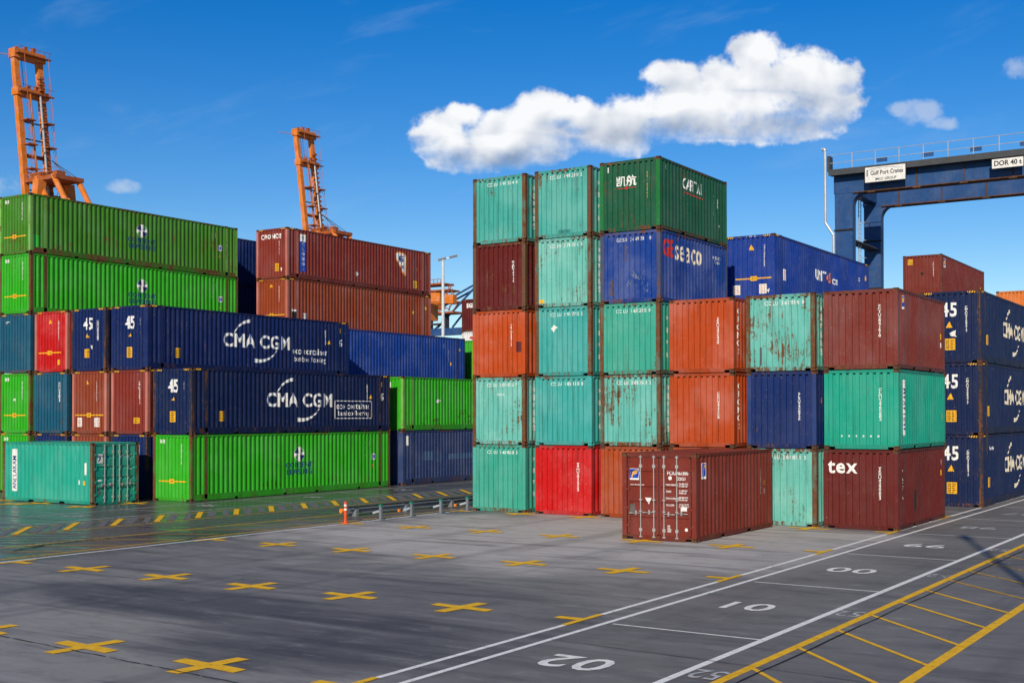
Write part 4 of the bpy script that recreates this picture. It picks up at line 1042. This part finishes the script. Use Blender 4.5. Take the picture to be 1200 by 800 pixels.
for lv, t in enumerate(('40h', '40h', '40h', '40', '40')):
    top = lv == 4
    c = container(t, MX['C'], BY, zz, maroon, 'maroon container high behind the faded maroon one, against the sky' if top else HID2, GR if top else 'containers hidden behind the tall block', far=not top); zz += TYPES[t][1]
    if top: label_square(c, 'end', .30, .62, 2.0, 2.35); end_vnum(c, 'TGHU4281903', 1.90, 1.65); S(c, 'end', [circle(1.2, 1.4, .10, 8)], DARK); florens(c, 'side', .55, 1.0, 1.8, 2.35); S(c, 'side', [rect(10.9, 11.1, 1.2, 1.4)], YELLOW)
zz = 0
for lv, t in enumerate(('40h', '40h', '40h', '40')):
    top = lv == 3
    c = container(t, MX['E'], BY, zz, brightorange, 'bright orange container peeking over the topmost navy one' if top else HID2, GR if top else 'containers hidden behind the tall block', far=not top); zz += TYPES[t][1]

# ------------------------------------------------------------------ rubber-tyred gantry crane
rtg_blue = paint('crane_blue', (0.014, 0.062, 0.185), 0.34, 0.4)
rtg_grey = plain('walkway_grating', (0.055, 0.058, 0.062), 0.7)
rail_grey = plain('handrail_grey', (0.42, 0.44, 0.45), 0.45, 0.2)
tyre_m = plain('tyre_black', (0.02, 0.02, 0.02), 0.85)
def rtg():
    x0, x1 = -30.0, -5.8; ya, yb = 94.4, 101.9; zt, zb = 22.45, 20.75
    r = thing('gantry_crane', 'tall blue gantry crane with white signs, spanning the stacks', 'crane', (x0, ya, 0))
    def pt(name, mb, mat, parent=None):
        o = part(name, mb, mat, parent or r)
        if parent is None: o.location = (-x0, -ya, 0)
        return o
    gs = []
    for y in (ya, yb):
        mb = MB(); mb.box(x0 - .75, x1 + .75, y - .45, y + .45, zb + .06, zt)
        g = pt('girder', mb, rtg_blue); gs.append(g)
        mb = MB(); mb.box(x0 + .8, x1 - .8, y - .56, y + .56, zb - .01, zb + .06); mb.box(x0 - .6, x1 + .6, y - .55, y + .55, zt, zt + .05); pt('flange', mb, RUST, g)
        for k in range(7):
            mb = MB(); xx = x0 + 2.2 + 3.4 * k; mb.box(xx - .04, xx + .04, y - .53, y - .45, zb + .07, zt - .01); mb.box(xx - .28, xx + .28, y - .62, y - .44, zb - .10, zb + .03); pt('stiffener', mb, RUST, g)
        for sx, x in ((-1, x0), (1, x1)):
            mb = MB()
            n = 6
            prof_ = [(x - .70, zb + .05), (x + .70, zb + .05), (x + .62, 1.9), (x - .62, 1.9)]
            i = len(mb.v)
            for yy in (y - .42, y + .42): mb.v += [(a, yy, b) for a, b in prof_]
            for f in ((0, 1, 2, 3), (7, 6, 5, 4), (0, 4, 5, 1), (1, 5, 6, 2), (2, 6, 7, 3), (3, 7, 4, 0)): mb.f.append(tuple(i + k for k in f))
            leg = pt('leg', mb, rtg_blue)
            # rounded bracket in the corner between leg and girder
            mb = MB(); s = -sx; cx, cz, rr = x + s * (.70 + 1.0), zb - .95, 1.0
            pts = [(x + s * .66, zb + .03)] + [(cx - s * rr * math.cos(R(a)), cz + rr * math.sin(R(a))) for a in range(0, 91, 10)]
            for yy in (y - .40, y + .40): mb.v += [(a, yy, b) for a, b in pts]
            k = len(pts); mb.f += [tuple(range(k)), tuple(range(2 * k - 1, k - 1, -1))] + [(j, (j + 1) % k, k + (j + 1) % k, k + j) for j in range(k)]
            pt('corner_bracket', mb, rtg_blue, leg)
            for zz in (17.9, 14.0, 9.5):
                mb = MB(); mb.box(x - .75, x + .75, y - .50, y - .42, zz, zz + .13); pt('leg_band', mb, DARK, leg)
    for x in (x0, x1):
        mb = MB(); mb.box(x - .6, x + .6, ya - 1.2, yb + 1.2, 1.25, 1.95); pt('sill_beam', mb, rtg_blue)
        mb = MB(); mb.box(x - .4, x + .4, ya + .5, yb - .5, zb + .3, zt - .2); pt('end_tie', mb, rtg_blue)
        for y in (ya - .6, ya + 1.0, yb - 1.0, yb + .6):
            mb = MB(); mb.tube((x - .3, y, .75), (x + .3, y, .75), .75, 20); w = pt('wheel', mb, tyre_m)
            mb = MB(); mb.tube((x - .32, y, .75), (x + .32, y, .75), .38, 14); pt('rim', mb, rail_grey, w)
    # walkways and handrails
    for y, s in ((ya, -1), (yb, 1)):
        mb = MB(); mb.box(x0 - .9, x1 + .9, min(y + s * .45, y + s * 1.25), max(y + s * .45, y + s * 1.25), zt - .28, zt - .02); mb.box(x0 - .9, x1 + .9, y + s * 1.25 - .03, y + s * 1.25 + .03, zt - .34, zt + .12); wk = pt('walkway', mb, rtg_grey)
        for k in range(15):
            mb = MB(); xx = x0 - .85 + 1.78 * k; mb.tube((xx, y + s * 1.22, zt - .02), (xx, y + s * 1.22, zt + 1.25), .035, 6); pt('rail_post', mb, rail_grey, wk)
        for zz in (.62, 1.25):
            mb = MB(); mb.tube((x0 - .9, y + s * 1.22, zt + zz), (x1 + .9, y + s * 1.22, zt + zz), .026, 6); pt('handrail', mb, rail_grey, wk)
        if s < 0:
            for k in range(7):
                mb = MB(); xx = x0 + 3.2 + 3.4 * k; mb.box(xx - .40, xx + .40, y + s * 1.17 - .02, y + s * 1.17 + .02, zt + .32, zt + .60); pt('floodlight', mb, rtg_blue, wk)
    mb = MB(); mb.box(x0 - 1.0, x0 - .8, ya - 1.3, ya - .5, zt, zt + 1.2); pt('junction_box', mb, plain('box_dark_grey', (.05, .055, .06)))
    # pipe and ladder on the near leg
    mb = MB(); y = ya - .7
    mb.path([(x0 - 1.35, y, zt + 1.75), (x0 - 1.42, y, zt + 1.9), (x0 - 1.6, y, zt + 1.9)], .13, 8); mb.path([(x0 - 1.35, y, zt + 1.75), (x0 - 1.35, y, 18.6), (x0 - .72, y, 17.6), (x0 - .72, y, 2.2)], .10, 8)
    pt('exhaust_pipe', mb, rail_grey)
    mb = MB()
    for yy in (ya + 2.4, ya + 3.0): mb.tube((x0 + .3, yy, 2), (x0 + .3, yy, zt), .035, 6)
    for k in range(58): mb.tube((x0 + .3, ya + 2.4, 2.3 + .35 * k), (x0 + .3, ya + 3.0, 2.3 + .35 * k), .018, 5)
    for k in range(13): mb.path([(x0 + .3, ya + 2.4, 3.5 + 1.4 * k), (x0 + .75, ya + 2.45, 3.5 + 1.4 * k), (x0 + .75, ya + 2.95, 3.5 + 1.4 * k), (x0 + .3, ya + 3.0, 3.5 + 1.4 * k)], .02, 5)
    pt('ladder', mb, rail_grey)
    mb = MB()
    for zz in (10.2, 17.2): mb.box(x0 - .4, x0 + .6, ya + .42, yb - .42, zz, zz + .1)
    pt('ladder_platform', mb, rtg_grey)
    # trolley
    mb = MB(); mb.box(x1 - 6.5, x1 - 2.5, ya - .5, yb + .5, zt + .1, zt + .6); mb.box(x1 - 5.8, x1 - 3.2, ya + 1.5, yb - 1.5, zt + .6, zt + 2.4); pt('trolley', mb, rtg_blue)
    # signs
    def sign(cx, cz, w, h, tilt, lines):
        mb = MB(); yy = ya - 1.30
        mb.box(cx - w / 2, cx + w / 2, yy - .06, yy, cz - h / 2, cz + h / 2); mb.box(cx - .05, cx + .05, yy, ya - .46, cz, cz + .05); s = pt('sign_board', mb, STICKW)
        s.rotation_euler = (0, 0, 0)
        mb = MB()
        for a, b, c_, d_ in ((-w / 2 - .04, w / 2 + .04, -h / 2 - .05, -h / 2), (-w / 2 - .04, w / 2 + .04, h / 2, h / 2 + .05), (-w / 2 - .05, -w / 2, -h / 2, h / 2), (w / 2, w / 2 + .05, -h / 2, h / 2)): mb.box(cx + a, cx + b, yy - .07, yy + .01, cz + c_, cz + d_)
        pt('sign_frame', mb, BLACK, s)
        for txt, dx, dz, size, bold, sx in lines:
            bm = text_bm(txt, size, bold, 'CENTER', 1.0, sx=sx)
            for v in bm.verts: v.co = Vector((cx + dx + v.co.x, yy - .064, cz + dz + v.co.y))
            me = bpy.data.meshes.new('lettering'); bm.to_mesh(me); bm.free(); link('lettering', me, BLACK, s)
        return s
    s = sign(x0 + 3.48, 21.84, 3.02, 1.14, 0, [('Gulf', -.80, .10, .46, .022, .78), ('Port', -.06, .10, .46, .022, .78), ('Cranes', .86, .10, .46, .022, .72), ('IMCC GROUP', .05, -.38, .26, .022, 1)])
    mb = MB(); yy = ya - 1.364
    for i in range(10): mb.quad(*[(x0 + 3.48 + a * .82, yy, 21.84 + b) for a, b in ((-1.7 + .33 * i, .34 + .12 * math.sin(i * .35)), (-1.7 + .33 * (i + 1), .34 + .12 * math.sin((i + 1) * .35)), (-1.7 + .33 * (i + 1), .37 + .13 * math.sin((i + 1) * .35)), (-1.7 + .33 * i, .37 + .13 * math.sin(i * .35)))])
    mb.quad(*[(x0 + 3.48 + a * .82, yy, 21.84 + b) for a, b in ((-1.72, -.12), (-1.55, -.12), (-1.55, .38), (-1.72, .38))])
    pt('sign_emblem', mb, plain('print_grey', (.25, .25, .25)), s)
    sign(x0 + 12.2, 21.66, 2.12, .66, 0, [('DOR 40 t', 0, 0, .50, .030, .92)])
    return r
rtg()

# ------------------------------------------------------------------ quay cranes with raised booms
crane_or = paint('crane_orange', (0.600, 0.160, 0.012), 0.34, 0.35)
crane_or2 = paint('crane_orange_dark', (0.330, 0.075, 0.014), 0.42, 0.35)
cable_m = plain('steel_cable', (0.05, 0.05, 0.055), 0.6)
def sts(x, y, zh, ztop, label):
    r = thing('quay_crane', label, 'crane', (x, y, 0), 0, 'quay cranes with raised booms')
    lean = math.tan(R(7.6)); s = 2.8; zp = 51.0
    def bx(z): return -lean * (z - zh)
    for sy in (-1, 1):
        mb = MB(); mb.beam((bx(zh), sy * s, zh), (bx(ztop), sy * s, ztop), 1.15, 1.15, (0, 1, 0)); g = part('boom_girder', mb, crane_or, r)
        mb = MB()
        mb.tube((bx(zh) + 1.8, sy * (s - 1.6), zh), (bx(ztop - 9) + 1.8, sy * (s - 1.6), ztop - 9), .22, 8)
        part('trolley_rail', mb, crane_or if sy < 0 else rail_grey, g)
        for k in range(5):
            mb = MB(); zz = zh + 3 + 5.0 * k; mb.box(bx(zz) + 1.0, bx(zz) + 3.0, sy * (s - .6) - 1.1, sy * (s - .6) + 1.1, zz - .12, zz + .12); part('walk_platform', mb, crane_or2, g)
        # stays, railings and stair runs that roughen the outline
        mb = MB()
        for k in range(26):
            zz = zh + 1.0 + 1.25 * k
            if zz > ztop - 1: break
            mb.tube((bx(zz) + 1.2, sy * s + .8, zz), (bx(zz + .9) + 1.9, sy * s + .8, zz + .9), .06, 4)
            if sy > 0: mb.box(bx(zz) + .9, bx(zz) + 1.9, sy * s - 1.5, sy * s - .4, zz, zz + .5)
        mb.tube((bx(zh) + 2.1, sy * s + .8, zh), (bx(ztop) + 2.1, sy * s + .8, ztop), .07, 4)
        part('walkway', mb, crane_or2, g)
    for zz, hh in ((ztop - .9, 1.8), (ztop - 8.8, 1.5)):
        mb = MB(); mb.box(bx(zz) - .8, bx(zz) + 1.2, -s - .8, s + .9, zz - hh / 2, zz + hh / 2); c_ = part('cross_beam', mb, crane_or, r)
        mb = MB(); mb.box(bx(zz) + 1.2, bx(zz) + 2.2, -s - .7, s + 1.6, zz - .2, zz)
        for k in range(6): mb.tube((bx(zz) + 2.1, -s - .7 + k * 1.4, zz), (bx(zz) + 2.1, -s - .7 + k * 1.4, zz + 1.2), .05, 4)
        mb.tube((bx(zz) + 2.1, -s - .7, zz + 1.2), (bx(zz) + 2.1, s + 1.6, zz + 1.2), .05, 4)
        for k in range(3): mb.box(bx(zz) - .3, bx(zz) + .5, -s + k * 2.0, -s + .7 + k * 2.0, zz + hh / 2, zz + hh / 2 + .5 + .3 * (k % 3))
        part('service_platform', mb, crane_or2, c_)
    for k in range(7):
        zz = zh + 2.0 + 3.5 * k
        if zz > ztop - 10: break
        mb = MB(); mb.tube((bx(zz), -s, zz), (bx(zz), s, zz), .16 if k != 4 else .42, 6); part('cross_tie', mb, cable_m if k != 4 else crane_or2, r)
    mb = MB(); mb.tube((bx(ztop) - .8, -s - 5.5, ztop - 1.6), (bx(ztop), -s - .6, ztop - 1.4), .10, 5); part('aerial_boom', mb, STICKPINK, r)
    mb = MB()
    for k in range(3): mb.tube((bx(ztop - 22) + 1, s + .5, ztop - 22), (5 + 1.3 * k, s + .4, zp), .07, 4)
    for yy in (-1.2, -.4): mb.tube((bx(ztop), yy, ztop - 1), (bx(ztop - 9), yy, ztop - 9), .06, 4)
    part('hoist_cable', mb, cable_m, r)
    # hinge platform, A-frame struts, main girder and portal
    mb = MB(); mb.box(-1.0, 9.0, -s - .5, s + .5, zp - .8, zp); mb.box(-.5, 3, -s + .5, s - .5, zp, zp + 1.2); mb.box(5, 6.2, -1, 1, zp, zp + 1.4); mp = part('hinge_platform', mb, crane_or2, r)
    mb = MB()
    for k in range(8): mb.tube((-.6 + k * 1.35, -s - .5, zp), (-.6 + k * 1.35, -s - .5, zp + 1.3), .06, 4)
    mb.tube((-.6, -s - .5, zp + 1.3), (8.85, -s - .5, zp + 1.3), .06, 4); part('handrail', mb, crane_or2, mp)
    for sy in (-1, 1):
        mb = MB(); mb.tube((2.5, sy * s, zp), (13, sy * s, zp - 16), .62, 10); mb.tube((7.5, sy * s, zp), (20, sy * s, zp - 18), .55, 10); part('a_frame_strut', mb, crane_or, r)
        mb = MB(); mb.beam((0, sy * s, zh - 6), (42, sy * s, zh - 8), 1.5, 2.2); part('main_girder', mb, crane_or, r)
        for xx in (4, 22):
            mb = MB(); mb.beam((xx, sy * 9, 1.2), (xx, sy * (s + .5), zp - .8 if xx == 4 else zh - 8), 1.8, 1.8, (1, 0, 0)); part('portal_leg', mb, crane_or, r)
    for xx in (4, 22):
        mb = MB(); mb.box(xx - .9, xx + .9, -9, 9, 14, 16); mb.box(xx - 1, xx + 1, -11, 11, .3, 2.2); part('portal_tie', mb, crane_or, r)
    mb = MB(); mb.box(24, 36, -4, 4, zh - 13, zh - 9); part('machinery_house', mb, crane_or, r)
    return r
sts(-214, 157, 40.0, 77.8, 'orange quay crane with raised boom behind the lime green stack')
sts(-217, 243, 40.0, 78.6, 'orange quay crane with raised boom behind the brick red container with white capitals')
def far_crane():
    x, y = -214.0, 300.0
    r = thing('quay_crane', 'distant quay crane with blue lowered boom and orange machinery, seen through the gap', 'crane', (x, y, 0)); r.location.z = 5.0
    mb = MB(); mb.beam((-25, 0, 23.6), (45, 0, 23.6), 2.0, 2.1); part('boom', mb, rtg_blue, r)
    mb = MB()
    for a, b in (((-6, 0, 25), (24, 0, 50)), ((8, 0, 25), (30, 0, 46)), ((-22, 0, 25), (24, 0, 44)), ((-22, 2, 25), (24, 2, 43)), ((-2, 2, 25), (24, 2, 51)), ((-8, 0, 24), (-3, 0, 27))): mb.beam(a, b, .45, .45)
    part('stay', mb, rtg_blue, r)
    mb = MB(); mb.box(-16, -4.5, -2, 2, 30.5, 35.3); h = part('machinery_house', mb, crane_or, r)
    mb = MB()
    for z, a, b in ((28.9, -18, 2), (35.6, -17, 0), (37.6, -16, -2), (32.0, -3, 2)): mb.box(a, b, -3, 3, z, z + .5)
    rng = random.Random(4)
    for k in range(46):
        xx = rng.uniform(-17, 2.5); z = rng.uniform(29, 36); mb.beam((xx, -2.8, z), (xx + rng.uniform(-1.8, 1.8), -2.8, z + rng.uniform(.6, 2.0)), .22, .22)
    for k in range(12): mb.beam((-17 + k * 1.3, -2.9, 37.8), (-17 + k * 1.3, -2.9, 39.2), .15, .15)
    mb.beam((-17, -2.9, 39.2), (-3, -2.9, 39.2), .16, .16)
    part('machinery_platform', mb, crane_or2, h)
    mb = MB(); mb.box(-9, -8.4, -1, 1, 24.6, 30.6); mb.box(-3, -2.4, -1, 1, 24.6, 29); mb.box(-8, -3.5, -1.5, 1.5, 25.8, 26.2); part('trolley', mb, cable_m, r)
    for yy in (-8, 8):
        for xx in (24, 44):
            mb = MB(); mb.beam((xx, yy, -4.6), (xx, yy * .6, 52 if xx == 24 else 30), 1.8, 1.8, (1, 0, 0)); part('portal_leg', mb, rtg_blue, r)
    for xx in (24, 44):
        mb = MB(); mb.box(xx - .9, xx + .9, -8, 8, 22.4, 24.2); part('portal_tie', mb, rtg_blue, r)
far_crane()

# ------------------------------------------------------------------ lamp masts
mast_m = plain('mast_white', (0.62, 0.63, 0.62), 0.45, 0.1)
def mast(x, y, h, r0, r1, label, arm):
    r = thing('light_mast', label, 'lamp', (x, y, 0))
    mb = MB(); mb.tube((0, 0, 0.25), (0, 0, h), r0, 12, r1); part('mast', mb, mast_m, r)
    mb = MB(); mb.box(-r0 * 2, r0 * 2, -r0 * 2, r0 * 2, 0, .3); part('base', mb, plain('concrete_base', (.3, .3, .29)), r)
    mb = MB(); mb.beam((-.3 * arm.x, -.3 * arm.y, h), (1.1 * arm.x, 1.1 * arm.y, h + .22), .10, .10); part('arm', mb, mast_m, r)
    for t, dz in ((-.1, .02), (1.15, .30)):
        mb = MB(); c_ = arm * t; mb.beam((c_.x - .45 * arm.x, c_.y - .45 * arm.y, h + dz - .12), (c_.x + .45 * arm.x, c_.y + .45 * arm.y, h + dz + .1), .32, .2); part('lamp_head', mb, plain('lamp_grey', (.14, .14, .15)), r)
    return r
mast(-80.0, 110.1, 20.9, .22, .15, 'white lamp mast with angled floodlights in the gap beside the stacks', Vector((.84, .54, 0)))
mast(2.78, 6.33, 16.5, .13, .08, 'lamp mast beside the hatched lane, throwing its shadow over the bay numbers', Vector((math.sin(R(SUN_AZ)), -math.cos(R(SUN_AZ)), 0)))

# ------------------------------------------------------------------ guard rail, beam and lane post
galv = plain('galvanised_grey', (0.20, 0.225, 0.25), 0.5, 0.25)
capm = plain('post_cap_green', (0.02, 0.22, 0.14), 0.5)
for i, (x, y) in enumerate(((-27.9, 34.6), (-27.82, 36.3), (-27.72, 38.0), (-27.62, 39.62))):
    r = thing('guard_post', ('short galvanised post with green cap beside the orange lane post, first of the low rail', 'second short galvanised post of the low rail counted from the orange lane post', 'third short galvanised post of the low rail counted from the orange lane post', 'short galvanised post against the corner of the ground-level teal-green container')[i], 'post', (x, y, 0), 0, 'short posts of the low guard rail')
    mb = MB(); mb.box(-.045, .045, -.045, .045, 0, .46); part('post', mb, galv, r)
    mb = MB(); mb.box(-.055, .055, -.055, .055, .46, .53); part('cap', mb, capm, r)
    mb = MB(); mb.box(-.12, .12, -.12, .12, 0, .02); part('foot_plate', mb, galv, r)
    mb = MB(); mb.beam((-.05, 0, .30), (-.34, 0, .22), .09, .07); part('bracket', mb, rail_grey, r)
    if i in (1, 3):
        mb = MB(); mb.box(-.62, -.54, -.04, .04, .14, .24); part('reflector', mb, ORANGEINK, r)
r = thing('guard_beam', 'low grey steel beam lying along the crane lane behind the short posts', 'barrier', (-29.3, 35.0, 0))
mb = MB(); mb.beam((-.55, -.2, .20), (1.15, 28, .20), .30, .18); part('beam', mb, galv, r)
mb = MB(); mb.beam((-.28, -.2, .34), (1.42, 28, .34), .05, .05); part('cable', mb, BLACK, r)
for k in range(10):
    mb = MB(); mb.box(-.55 + .17 * k - .06, -.55 + .17 * k + .30, .2 + 2.8 * k, .35 + 2.8 * k, 0, .30); part('support', mb, galv, r)
mb = MB(); mb.tube((-.56, -.30, .22), (-.55, -.2, .22), .09, 10); part('end_lamp', mb, ORANGEINK, r)
r = thing('lane_post', 'orange flexible lane post with two white reflective bands', 'bollard', (-27.86, 32.62, 0))
pm = plain('delineator_orange', (0.72, 0.085, 0.018), 0.5)
mb = MB(); mb.tube((0, 0, .03), (0, 0, .76), .052, 14, .045); body = part('body', mb, pm, r)
for z in (.46, .60):
    mb = MB(); mb.tube((0, 0, z), (0, 0, z + .065), .0535, 14); part('reflective_band', mb, STICKW, r)
mb = MB(); mb.tube((0, 0, 0), (0, 0, .04), .13, 16, .10); part('base', mb, pm, r)

for o in bpy.data.objects:
    if '_t' in o: del o['_t']
